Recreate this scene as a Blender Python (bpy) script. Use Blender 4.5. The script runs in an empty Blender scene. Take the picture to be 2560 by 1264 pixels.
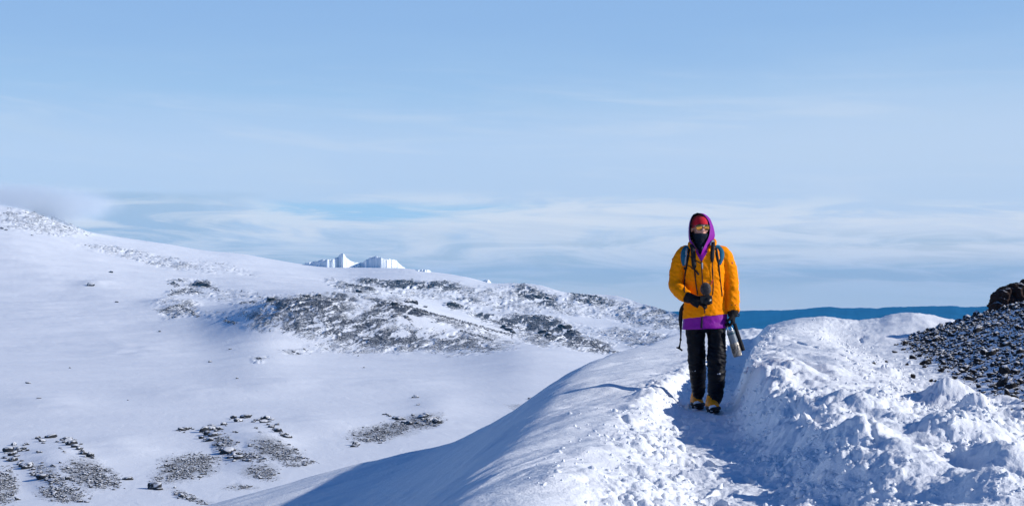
import bpy, bmesh, math, random
import numpy as np
from mathutils import Vector, Matrix, Euler

# ------------------------------------------------------------------ camera
S = bpy.context.scene
COL = S.collection
F = 3584.0            # focal length in photo pixels (photo 2560 px wide)
HZ = 740.0            # horizon row of the photo
CAMZ = 1.01           # eye height above the trodden path
cam_d = bpy.data.cameras.new('camera')
cam = bpy.data.objects.new('camera', cam_d)
COL.objects.link(cam)
cam_d.sensor_width = 36.0
cam_d.lens = 36.0 * F / 2560.0
cam_d.shift_y = (HZ - 632.0) / 2560.0
cam_d.clip_start = 0.1
cam_d.clip_end = 60000.0
cam.location = (0, 0, CAMZ)
cam.rotation_euler = (math.pi / 2, 0, 0)
S.camera = cam

# ------------------------------------------------------------------ exposure and render settings
S.view_settings.view_transform = 'Standard'
S.view_settings.look = 'None'
S.view_settings.gamma = 1.0
S.view_settings.exposure = 0.07
S.cycles.use_denoising = True
S.cycles.max_bounces = 8
S.cycles.diffuse_bounces = 4
S.cycles.volume_bounces = 2
S.cycles.caustics_reflective = False
S.cycles.caustics_refractive = False

# ------------------------------------------------------------------ sun
SUN_EL = math.radians(24.0)
SUN_BACK = math.radians(-9.0)       # the sun stands to the camera's right, level with the walker
sv = Vector((math.cos(SUN_EL) * math.cos(SUN_BACK), math.cos(SUN_EL) * math.sin(SUN_BACK), math.sin(SUN_EL)))
sun_d = bpy.data.lights.new('sun', 'SUN')
sun_d.energy = 4.5
sun_d.angle = math.radians(0.53)
sun_d.color = (1.0, 0.95, 0.88)
sun = bpy.data.objects.new('sun', sun_d)
COL.objects.link(sun)
sun.rotation_euler = (-sv).to_track_quat('-Z', 'Y').to_euler()
sun.location = (20, 5, 20)

# ------------------------------------------------------------------ sky
W = bpy.data.worlds.new('World')
S.world = W
W.use_nodes = True
wt = W.node_tree
wt.nodes.clear()


class G:
    """small helper for writing node graphs as expressions"""
    def __init__(self, tree):
        self.t = tree

    def node(self, kind, **kw):
        n = self.t.nodes.new(kind)
        for k, v in kw.items():
            setattr(n, k, v)
        return n

    def put(self, sock, v):
        if hasattr(v, 'is_linked') or hasattr(v, 'links'):
            self.t.links.new(v, sock)
        else:
            sock.default_value = v

    def m(self, op, a, b=None, c=None, clamp=False):
        n = self.node('ShaderNodeMath', operation=op, use_clamp=clamp)
        self.put(n.inputs[0], a)
        if b is not None:
            self.put(n.inputs[1], b)
        if c is not None:
            self.put(n.inputs[2], c)
        return n.outputs[0]

    def add(self, a, b): return self.m('ADD', a, b)
    def sub(self, a, b): return self.m('SUBTRACT', a, b)
    def mul(self, a, b): return self.m('MULTIPLY', a, b)

    def ss(self, x, lo, hi, a=0.0, b=1.0):
        n = self.node('ShaderNodeMapRange', interpolation_type='SMOOTHSTEP')
        self.put(n.inputs[0], x)
        n.inputs[1].default_value = lo
        n.inputs[2].default_value = hi
        n.inputs[3].default_value = a
        n.inputs[4].default_value = b
        return n.outputs[0]

    def band(self, x, a, b, c, d):
        return self.mul(self.ss(x, a, b), self.ss(x, c, d, 1.0, 0.0))

    def mix(self, f, a, b, blend='MIX'):
        n = self.node('ShaderNodeMix', data_type='RGBA', blend_type=blend)
        self.put(n.inputs[0], f)
        self.put(n.inputs[6], a)
        self.put(n.inputs[7], b)
        return n.outputs[2]

    def xyz(self, x, y, z):
        n = self.node('ShaderNodeCombineXYZ')
        for i, v in enumerate((x, y, z)):
            self.put(n.inputs[i], v)
        return n.outputs[0]

    def sep(self, v):
        n = self.node('ShaderNodeSeparateXYZ')
        self.put(n.inputs[0], v)
        return n.outputs

    def noise(self, vec, scale, detail=4.0, rough=0.5, dist=0.0):
        n = self.node('ShaderNodeTexNoise')
        if vec is not None:
            self.put(n.inputs['Vector'], vec)
        n.inputs['Scale'].default_value = scale
        n.inputs['Detail'].default_value = detail
        n.inputs['Roughness'].default_value = rough
        n.inputs['Distortion'].default_value = dist
        return n.outputs['Fac']

    def ramp(self, f, stops, interp='LINEAR'):
        n = self.node('ShaderNodeValToRGB')
        cr = n.color_ramp
        cr.interpolation = interp
        while len(cr.elements) < len(stops):
            cr.elements.new(0.5)
        for e, (p, c) in zip(cr.elements, stops):
            e.position = p
            e.color = c if len(c) == 4 else (*c, 1.0)
        self.put(n.inputs[0], f)
        return n.outputs[0]


def lin(r, g, b):
    def f(c):
        c /= 255.0
        return c / 12.92 if c <= 0.04045 else ((c + 0.055) / 1.055) ** 2.4
    return (f(r), f(g), f(b), 1.0)


AZ = lambda u: math.atan((u - 1280.0) / F)
EL = lambda y: math.atan((HZ - y) / F)

g = G(wt)
nish = g.node('ShaderNodeTexSky', sky_type='NISHITA')
nish.sun_disc = False
nish.sun_elevation = SUN_EL
nish.sun_rotation = math.pi / 2 - SUN_BACK
nish.altitude = 3000.0
nish.air_density = 1.0
nish.dust_density = 0.3
nish.ozone_density = 2.5
tc = g.node('ShaderNodeTexCoord')
dx, dy, dz = g.sep(tc.outputs['Generated'])[0:3]
az = g.m('ARCTAN2', dx, dy)
el = g.m('ARCSINE', g.m('MAXIMUM', g.m('MINIMUM', dz, 1.0), -1.0))
# soft uneven edges: elevation wobble by stretched noise
n1 = g.noise(g.xyz(g.mul(az, 5.0), g.mul(el, 34.0), 0.3), 1.0, 6.0, 0.55, 0.6)
n2 = g.noise(g.xyz(g.mul(az, 11.0), g.mul(el, 120.0), 4.7), 1.0, 5.0, 0.55, 0.4)
n3 = g.noise(g.xyz(g.mul(az, 8.0), g.mul(el, 20.0), 9.1), 1.0, 6.0, 0.6, 0.8)
wob = g.add(el, g.mul(g.sub(n1, 0.5), 0.035))
wob2 = g.add(el, g.mul(g.sub(n2, 0.5), 0.012))
azw = g.add(az, g.mul(g.sub(n3, 0.5), 0.18))
# a thin veil of high cloud that thickens towards the horizon
K = 9.6             # strength of the Background is 0.1
def C(r, g_, b): c = lin(r, g_, b); return (c[0] * K, c[1] * K, c[2] * K, 1.0)
sky_c = g.mix(1.0, nish.outputs[0], (0.34, 0.74, 1.22, 1.0), 'MULTIPLY')
veil_c = g.ramp(g.ss(wob, EL(640), EL(-60)), [(0, C(198, 217, 238)[:3]), (0.33, C(192, 215, 241)[:3]), (0.62, C(168, 202, 236)[:3]), (1, C(150, 187, 231)[:3])])
veil_f = g.mul(g.ss(el, math.radians(11), math.radians(26), 0.94, 0.0), g.ss(g.m('ABSOLUTE', az), math.radians(28), math.radians(75), 1.0, 0.25))
col = g.mix(veil_f, sky_c, veil_c)
right = g.ss(azw, AZ(1100), AZ(2200))
col = g.mix(g.mul(g.mul(right, g.band(wob, EL(760), EL(560), EL(420), EL(60))), 0.75), col, C(198, 217, 240))
# pale streaks
stk = g.mul(g.ss(n1, 0.45, 0.75), g.band(el, EL(640), EL(520), EL(330), EL(160)))
col = g.mix(g.mul(stk, 0.55), col, C(196, 216, 238))
# clear blue gap
gap = g.mul(g.band(wob2, EL(572), EL(548), EL(520), EL(498)), g.band(azw, AZ(560), AZ(800), AZ(1250), AZ(1500)))
col = g.mix(g.mul(gap, 0.62), col, C(156, 205, 238))
# low bank of grey blue cloud down to the horizon
low = g.ss(wob, EL(545), EL(640))
lowc = g.ramp(g.ss(wob2, EL(800), EL(560)), [(0, C(238, 236, 228)[:3]), (0.3, C(222, 226, 222)[:3]), (0.62, C(200, 213, 221)[:3]), (0.85, C(194, 212, 231)[:3]), (1, C(188, 209, 233)[:3])])
low = g.mul(g.ss(wob, EL(540), EL(640)), 0.95)
col = g.mix(low, col, lowc)
# mist bank at the left
mist = g.mul(g.band(wob2, EL(660), EL(600), EL(505), EL(482)), g.ss(azw, AZ(700), AZ(380), 0.0, 1.0))
col = g.mix(g.mul(mist, 0.85), col, C(172, 197, 222))
# bright cloud puffs in the middle and streaks at the right
puff = g.mul(g.ss(n3, 0.42, 0.62), g.mul(g.band(wob, EL(690), EL(640), EL(560), EL(520)), g.band(azw, AZ(820), AZ(1120), AZ(1500), AZ(1900))))
col = g.mix(g.mul(puff, 0.9), col, C(218, 227, 238))
r1 = g.mul(g.band(wob2, EL(676), EL(662), EL(628), EL(604)), g.ss(azw, AZ(1450), AZ(2150)))
col = g.mix(g.mul(r1, 0.95), col, C(232, 236, 243))
r2 = g.mul(g.band(wob2, EL(618), EL(596), EL(565), EL(530)), g.ss(azw, AZ(1500), AZ(2100)))
col = g.mix(g.mul(r2, 0.85), col, C(220, 229, 242))
r3 = g.mul(g.band(wob2, EL(726), EL(700), EL(690), EL(668)), g.ss(azw, AZ(1500), AZ(2000)))
col = g.mix(g.mul(r3, 0.8), col, C(206, 212, 216))
r4 = g.mul(g.band(wob2, EL(790), EL(762), EL(722), EL(706)), g.ss(azw, AZ(1500), AZ(2100)))
col = g.mix(g.mul(r4, 0.85), col, C(216, 224, 228))
# broken wisps over the low bank and thin streaks above it
n4 = g.noise(g.xyz(g.mul(az, 9.0), g.mul(g.add(el, g.mul(az, .02)), 75.0), 2.2), 1.0, 9.0, .62, .9)
w1 = g.mul(g.ss(n4, .40, .62), g.band(wob, EL(745), EL(690), EL(540), EL(470)))
col = g.mix(g.mul(w1, .8), col, C(230, 236, 243))
n5 = g.noise(g.xyz(g.mul(az, 4.0), g.mul(g.add(el, g.mul(az, .05)), 46.0), 7.7), 1.0, 8.0, .6, 1.1)
w2 = g.mul(g.ss(n5, .48, .74), g.band(el, EL(560), EL(470), EL(330), EL(120)))
col = g.mix(g.mul(w2, .55), col, C(206, 221, 240))
w3 = g.mul(g.ss(n4, .53, .36), g.band(wob, EL(745), EL(700), EL(610), EL(570)))
col = g.mix(g.mul(w3, .40), col, C(180, 198, 208))
bg = g.node('ShaderNodeBackground')
bg.inputs[1].default_value = 0.1
wt.links.new(col, bg.inputs[0])
wo = g.node('ShaderNodeOutputWorld')
wt.links.new(bg.outputs[0], wo.inputs[0])

# ------------------------------------------------------------------ numpy noise
def _hash(ix, iy, seed):
    h = (ix.astype(np.int64) * 374761393 + iy.astype(np.int64) * 668265263 + seed * 1442695041) & 0xFFFFFFFF
    h = ((h ^ (h >> 13)) * 1274126177) & 0xFFFFFFFF
    return (h ^ (h >> 16)) & 0xFFFFFFFF


def perlin(x, y, seed=0):
    x = np.asarray(x, float); y = np.asarray(y, float)
    xi = np.floor(x); yi = np.floor(y)
    xf = x - xi; yf = y - yi
    u = xf * xf * xf * (xf * (xf * 6 - 15) + 10)
    v = yf * yf * yf * (yf * (yf * 6 - 15) + 10)
    def gr(ox, oy):
        a = _hash(xi + ox, yi + oy, seed) * (2 * math.pi / 4294967296.0)
        return np.cos(a) * (xf - ox) + np.sin(a) * (yf - oy)
    n0 = gr(0, 0) * (1 - u) + gr(1, 0) * u
    n1 = gr(0, 1) * (1 - u) + gr(1, 1) * u
    return (n0 * (1 - v) + n1 * v) * 1.5


def fbm(x, y, octv=4, seed=0, gain=0.5, lac=2.03):
    s = 0; a = 1.0; t = 0
    for i in range(octv):
        s = s + a * perlin(x, y, seed + i * 17)
        t += a
        x = np.asarray(x) * lac + 3.7; y = np.asarray(y) * lac - 1.3; a *= gain
    return s / t


def ridged(x, y, octv=4, seed=0, gain=0.5):
    s = 0; a = 1.0; t = 0
    for i in range(octv):
        s = s + a * (1 - np.abs(perlin(x, y, seed + i * 17)) * 1.6)
        t += a
        x = np.asarray(x) * 2.07 + 1.7; y = np.asarray(y) * 2.07 - 4.3; a *= gain
    return s / t


def lumps(x, y, seed=0):
    """rounded pebble-like bumps 0..1 from jittered cells"""
    x = np.asarray(x, float); y = np.asarray(y, float)
    xi = np.floor(x); yi = np.floor(y)
    best = np.full(x.shape, 9.0)
    for ox in (-1, 0, 1):
        for oy in (-1, 0, 1):
            cx = xi + ox; cy = yi + oy
            h = _hash(cx, cy, seed)
            px = cx + (h & 1023) / 1023.0
            py = cy + ((h >> 10) & 1023) / 1023.0
            r = 0.45 + 0.6 * ((h >> 20) & 255) / 255.0
            best = np.minimum(best, ((x - px) ** 2 + (y - py) ** 2) / (r * r))
    return np.sqrt(np.clip(1 - best, 0, 1))


def smooth(x, a, b):
    t = np.clip((np.asarray(x, float) - a) / (b - a), 0, 1)
    return t * t * (3 - 2 * t)


def softplus(x, k):
    x = np.asarray(x, float) / k
    return k * np.where(x > 20, x, np.log1p(np.exp(np.minimum(x, 20))))


def pchip(xs, ys, x):
    xs = np.asarray(xs, float); ys = np.asarray(ys, float); x = np.asarray(x, float)
    h = np.diff(xs); d = np.diff(ys) / h
    m = np.zeros_like(ys)
    m[1:-1] = np.where(d[:-1] * d[1:] > 0, 2 * d[:-1] * d[1:] / (d[:-1] + d[1:] + 1e-12), 0)
    m[0] = d[0]; m[-1] = d[-1]
    i = np.clip(np.searchsorted(xs, x) - 1, 0, len(xs) - 2)
    t = (x - xs[i]) / h[i]
    tc_ = np.clip(t, 0, 1)
    r = ((2 * tc_**3 - 3 * tc_**2 + 1) * ys[i] + (tc_**3 - 2 * tc_**2 + tc_) * h[i] * m[i]
         + (-2 * tc_**3 + 3 * tc_**2) * ys[i + 1] + (tc_**3 - tc_**2) * h[i] * m[i + 1])
    return r + np.where(t < 0, t * h[i] * m[i], 0) + np.where(t > 1, (t - 1) * h[i] * m[i + 1], 0)


# ------------------------------------------------------------------ object helpers
def tag(o, label=None, cat=None, group=None, kind=None):
    if label: o['label'] = label
    if cat: o['category'] = cat
    if group: o['group'] = group
    if kind: o['kind'] = kind
    return o


def empty(name, loc=(0, 0, 0), rz=0.0):
    o = bpy.data.objects.new(name, None)
    o.empty_display_size = 0.1
    o.location = loc
    o.rotation_euler = (0, 0, rz)
    COL.objects.link(o)
    return o


def mesh_np(name, co, faces, mat=None, parent=None, shade=True, attrs=None):
    me = bpy.data.meshes.new(name)
    co = np.asarray(co, np.float32)
    me.vertices.add(len(co))
    me.vertices.foreach_set('co', co.ravel())
    if isinstance(faces, np.ndarray):
        nf, k = faces.shape
        me.loops.add(nf * k)
        me.polygons.add(nf)
        me.loops.foreach_set('vertex_index', faces.astype(np.int32).ravel())
        me.polygons.foreach_set('loop_start', np.arange(0, nf * k, k, dtype=np.int32))
    else:
        tot = sum(len(f) for f in faces)
        me.loops.add(tot)
        me.polygons.add(len(faces))
        me.loops.foreach_set('vertex_index', np.array([i for f in faces for i in f], np.int32))
        st = np.cumsum([0] + [len(f) for f in faces[:-1]]).astype(np.int32)
        me.polygons.foreach_set('loop_start', st)
    if attrs:
        for k_, v in attrs.items():
            a = me.attributes.new(k_, 'FLOAT', 'POINT')
            a.data.foreach_set('value', np.asarray(v, np.float32).ravel())
    me.update(calc_edges=True)
    me.validate()
    if shade:
        me.polygons.foreach_set('use_smooth', np.ones(len(me.polygons), bool))
    if mat is not None:
        me.materials.append(mat)
    o = bpy.data.objects.new(name, me)
    COL.objects.link(o)
    if parent is not None:
        o.parent = parent
    return o


def grid_faces(nr, nc):
    i = np.arange(nr * nc).reshape(nr, nc)
    return np.stack([i[:-1, :-1], i[:-1, 1:], i[1:, 1:], i[1:, :-1]], -1).reshape(-1, 4)


def new_mat(name):
    m = bpy.data.materials.new(name)
    m.use_nodes = True
    t = m.node_tree
    return m, G(t), t.nodes['Principled BSDF']


def plain_mat(name, rgb, rough=0.7, var=0.15, scale=40.0, bump=0.0, bscale=200.0, metal=0.0, spec=0.4, sheen=0.0):
    m, q, b = new_mat(name)
    tcn = q.node('ShaderNodeTexCoord').outputs['Object']
    n = q.noise(tcn, scale, 4.0, 0.6)
    lo = tuple(c * (1 - var) for c in rgb) + (1.0,)
    hi = tuple(min(1.0, c * (1 + var)) for c in rgb) + (1.0,)
    q.put(b.inputs['Base Color'], q.mix(q.ss(n, 0.3, 0.7), lo, hi))
    b.inputs['Roughness'].default_value = rough
    b.inputs['Metallic'].default_value = metal
    b.inputs['Specular IOR Level'].default_value = spec
    if sheen:
        b.inputs['Sheen Weight'].default_value = sheen
    if bump:
        bn = q.node('ShaderNodeBump')
        bn.inputs['Strength'].default_value = 1.0
        bn.inputs['Distance'].default_value = bump
        q.put(bn.inputs['Height'], q.noise(tcn, bscale, 5.0, 0.6))
        q.put(b.inputs['Normal'], bn.outputs[0])
    return m


def px(u, y, Y):
    """point seen at photo pixel (u, y) at forward distance Y"""
    return np.array(((u - 1280.0) / F * Y, Y, CAMZ + (HZ - y) / F * Y))

# ================================================================== GROUND
# ------------------------------------------------------------------ snow materials
def snow_mat(name, bump=0.0055, fine=90.0):
    m, q, b = new_mat(name)
    ob = q.node('ShaderNodeTexCoord').outputs['Object']
    n = q.noise(ob, 1.3, 3.0, 0.5)
    sc_ = q.mix(n, (0.82, 0.86, 0.90, 1), (0.87, 0.89, 0.92, 1))
    ga = q.node('ShaderNodeAttribute', attribute_name='rubble').outputs['Fac']
    gn = q.add(q.mul(q.noise(ob, 2.2, 4.0, .6), .40), q.add(q.mul(q.noise(ob, 16.0, 4.0, .65), .35), q.mul(q.noise(ob, 60.0, 3.0, .7), .25)))
    gk = q.mul(q.ss(q.add(q.mul(q.sub(gn, .5), 5.0), ga), .50, .68), q.ss(ga, .02, .2))
    q.put(b.inputs['Base Color'], q.mix(gk, sc_, (.020, .020, .024, 1)))
    b.inputs['Roughness'].default_value = 0.55
    b.inputs['Specular IOR Level'].default_value = 0.25
    bn = q.node('ShaderNodeBump')
    bn.inputs['Strength'].default_value = 0.85
    bn.inputs['Distance'].default_value = bump
    h = q.add(q.noise(ob, fine, 3.0, 0.65), q.mul(q.noise(ob, fine * 0.22, 3.0, 0.6), 1.6))
    q.put(bn.inputs['Height'], h)
    q.put(b.inputs['Normal'], bn.outputs[0])
    return m


M_SNOW = snow_mat('snow')

# ------------------------------------------------------------------ near snow: trodden trench, banks, rubble slope
PATH = np.array([(3, .80), (5, .92), (6.9, 1.10), (8.8, 1.28), (10.65, 1.46), (12.6, 1.71), (16, 2.30), (22.6, 3.62), (33, 5.2), (50, 7.6), (80, 12)])
CREST = np.array([(3, -.35), (7.5, .0), (12.6, .44), (18, .90), (22, 1.38), (27, 2.1), (40, 3.6), (60, 6)])
EDGE = np.array([(-30, 11.0), (-12, 13.5), (-6, 17.6), (-4.0, 20.3), (-1.9, 23.6), (.37, 25.2), (1.53, 26.3), (2.03, 27.6), (2.7, 30), (3.6, 36), (5.0, 44), (9, 48), (30, 55)])
SKY_R = np.array([(1600, 900), (1860, 880), (1890, 850), (1905, 832), (1920, 818), (1960, 803), (1990, 796), (2060, 792), (2110, 799), (2150, 803), (2200, 797),
                  (2230, 788), (2280, 782), (2320, 787), (2380, 799), (2400, 806), (2450, 818), (2700, 850), (3400, 880)])
FOOT = np.array([(3, 3.3), (9, 3.75), (13, 4.3), (16, 5.0), (21.8, 5.8), (26, 6.6), (31, 8.2), (45, 13)])


def I(tab, x):
    return pchip(tab[:, 0], tab[:, 1], x)


def near_base(X, Y):
    X = np.asarray(X, float); Y = np.asarray(Y, float)
    xp = I(PATH, Y)
    s = X - xp
    t = I(CREST, Y) - X
    # left bank
    zl = np.interp(Y, [3, 7, 10, 12.6, 20, 27, 34, 45], [.24, .21, .16, .18, .12, .08, .03, 0.0])
    D = pchip([-3, -.6, -.25, 0, .3, .7, 1.1, 1.8, 2.5, 4.4, 7, 12, 40], [.0, .0, .012, .05, .185, .45, .72, 1.10, 1.38, 1.70, 2.25, 3.5, 11], t)
    left = zl - D
    # right bank
    zr_n = np.interp(Y, [3, 7, 9, 12.6, 16, 20], [.10, .16, .25, .35, .38, .42])
    u = 1280 + X / np.maximum(Y, 1) * F
    zs = CAMZ + (HZ - np.interp(u, SKY_R[:, 0], SKY_R[:, 1])) / F * 31.0
    k = smooth(Y, 17, 30)
    zr = zr_n * (1 - k) + zs * k
    zr = zr * (1 - smooth(Y, 31.8, 36)) - 0.02 * smooth(Y, 31, 36)
    # gully between the right bank and the rubble slope
    xf = I(FOOT, Y)
    gl = smooth(X, xf - 1.55, xf - 0.45) * (1 - smooth(Y, 23.5, 29.5))
    zg = np.interp(Y, [3, 8, 13, 21, 26, 32], [.02, .08, .12, .16, .22, .30])
    zr = zr * (1 - gl) + np.minimum(zr, zg) * gl
    hill = .344 * (X - 4.35) - .063 * (Y - 13.2) + .10
    hill = hill - .55 * softplus(Y - 26.6, .35)
    hill = hill - .6 * softplus(X - 12.5, .6)
    hill = hill - 0.10 * smooth(8 - Y, 0, 4)
    zr = np.maximum(zr, hill) + 0.02 * np.exp(-((zr - hill) / .05) ** 2)
    # walls of the trench
    wl = .20 + .05 * perlin(Y * 1.1, 0 * Y, 5)
    lw = smooth(-s, wl, wl + np.interp(Y, [3, 7, 9, 11, 13, 16], [.85, .80, .58, .38, .28, .24]))
    ww = np.interp(Y, [3, 7, 9, 11, 14], [.70, .60, .42, .26, .18])
    wr = .22 + .05 * perlin(Y * 1.3, 0 * Y, 8)
    rw = smooth(s, wr, wr + ww)
    fade = 1 - smooth(Y, 36, 42)
    z = np.where(s < 0, left * lw * fade + np.minimum(left, 0) * (1 - fade), zr * rw * fade + 0 * s)
    # far side falls away from the rim
    ye = np.interp(X, EDGE[:, 0], EDGE[:, 1])
    z = z - .75 * softplus(Y - ye, .7)
    return z, s, t, hill - zr


def ground_at(u, y):
    z = 0.1
    for _ in range(14):
        Y = np.clip((CAMZ - z) * F / (y - HZ), 4, 45)
        X = (u - 1280.0) / F * Y
        z = 0.5 * z + 0.5 * float(near_base(np.array([X]), np.array([Y]))[0][0])
    return X, Y


# (photo column, photo row, radius px across, radius px deep on ground (m ratio), height m)
BUMPS = [(1945, 834, 34, 1.0, .10), (1988, 822, 22, 1., .05), (2000, 884, 26, 1., .06), (2019, 917, 24, .8, .07), (1958, 940, 40, .8, .10),
         (2011, 945, 26, .8, .055), (2068, 930, 17, .8, .06), (2103, 928, 13, .8, .05), (1988, 870, 30, .8, .045), (1930, 905, 24, .8, .04),
         (2193, 1012, 27, .7, .085), (2120, 1026, 52, .8, .10), (2235, 1003, 14, .7, .05), (2050, 834, 14, .8, .05), (2040, 870, -16, .5, -.06),
         (2060, 866, -18, .5, -.05), (2133, 903, -22, .4, -.05), (2094, 966, -30, .5, -.06), (2017, 998, -22, .6, -.06), (2000, 968, -26, .5, -.05),
         (1903, 968, -20, .9, -.05), (1900, 1000, -30, .9, -.06), (1960, 1060, -26, .7, -.07), (2006, 1066, -16, .6, -.05),
         (2372, 1022, 42, .75, .26), (2392, 1008, 22, .7, .10), (2432, 1050, 26, .7, .20), (2420, 1080, 52, .9, .15), (2440, 1120, 62, .9, .16), (2350, 1112, 36, .8, .14),
         (2500, 1170, 60, .8, .16), (2540, 1190, 50, .8, .10), (2470, 1230, 60, .8, .12), (2320, 1180, 46, .8, .07), (2250, 1140, 40, .8, .08), (2170, 1110, 48, .8, .12),
         (2090, 1130, 50, .8, .10), (2040, 1110, 30, .8, .08), (2200, 1200, 60, .8, .10), (2100, 1210, 50, .8, .09), (2000, 1180, 46, .8, .08), (1960, 1120, 34, .8, .08),
         (2515, 1050, 42, .8, .09), (2545, 1035, 36, .8, .10), (2490, 1020, 26, .8, .06), (2405, 1160, -30, .7, -.08), (2275, 1165, -36, .8, -.07),
         (2350, 1240, -50, .8, -.08), (2060, 1150, -34, .8, -.08),
         (1440, 1196, 60, .8, .07), (1400, 1222, 50, .7, .05), (1489, 1140, 44, .5, .05), (1525, 1128, 30, .5, .04), (1534, 1022, -26, .45, -.07), (1560, 1030, -12, .5, -.04),
         (1665, 931, -22, .5, -.05), (1690, 890, -26, .5, -.05), (1628, 1000, 30, .6, .06), (1656, 992, 26, .7, .06), (1690, 1030, 22, .8, .05), (1500, 975, 40, .6, .05),
         (1650, 1062, -16, .6, -.03), (1628, 1140, -14, .5, -.035), (1650, 1130, -12, .5, -.03), (1690, 1165, -20, .6, -.05), (1600, 905, 40, .8, .03),
         (1735, 1195, 34, .6, .04), (1760, 1150, 14, .6, .035), (1870, 1085, 28, .8, .06), (1905, 1130, 34, .8, .06), (1900, 1180, 40, .8, .06), (1650, 858, 40, 1.2, .05), (1610, 862, 34, 1.2, .05)]
CRACKS = [[(1555, 1044), (1562, 1062), (1590, 1080), (1612, 1088), (1632, 1098)], [(1976, 1030), (2010, 1050), (2040, 1062), (2058, 1080)],
          [(2085, 1068), (2110, 1076), (2130, 1085)], [(2150, 1094), (2172, 1112), (2184, 1130)], [(2140, 830), (2150, 845), (2155, 858)],
          [(2095, 885), (2115, 893), (2140, 905)], [(1990, 855), (2010, 862), (2040, 868)], [(2170, 812), (2160, 828), (2138, 842)], [(2115, 868), (2120, 880), (2128, 892)]]
bump_w = []
for (u, y, r, asp, h) in BUMPS:
    bx, by = ground_at(u, y)
    bump_w.append((bx, by, abs(r) / F * by * 1.6, h * (.8 if by > 10.2 else .78), asp))
rb = random.Random(7)
for k in range(150):                     # smaller random drifts on the right bank
    yy = rb.uniform(800, 1110) ** 1.0
    uu = rb.uniform(1900, 2240)
    bx, by = ground_at(uu, yy)
    r = rb.uniform(.03, .13)
    bump_w.append((bx, by, r, rb.uniform(-.012, .035) * (r / .08), rb.uniform(.6, 1.1)))
for k in range(26):                     # and a few on the left bank
    uu = rb.uniform(1380, 1690); yy = rb.uniform(880, 1240)
    bx, by = ground_at(uu, yy)
    r = rb.uniform(.04, .14)
    bump_w.append((bx, by, r, rb.uniform(-.018, .018) * (r / .08), rb.uniform(.4, .8)))
rp = random.Random(21)
prints = []
for k in range(38):                      # boot prints along the trodden floor
    fy = 5.2 + k * .42 + rp.uniform(-.12, .12)
    prints.append((float(I(PATH, np.array([fy]))[0]) + rp.uniform(-.13, .13), fy, rp.uniform(-.35, .15)))
crack_w = [[ground_at(u, y) for (u, y) in c] for c in CRACKS]


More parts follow.
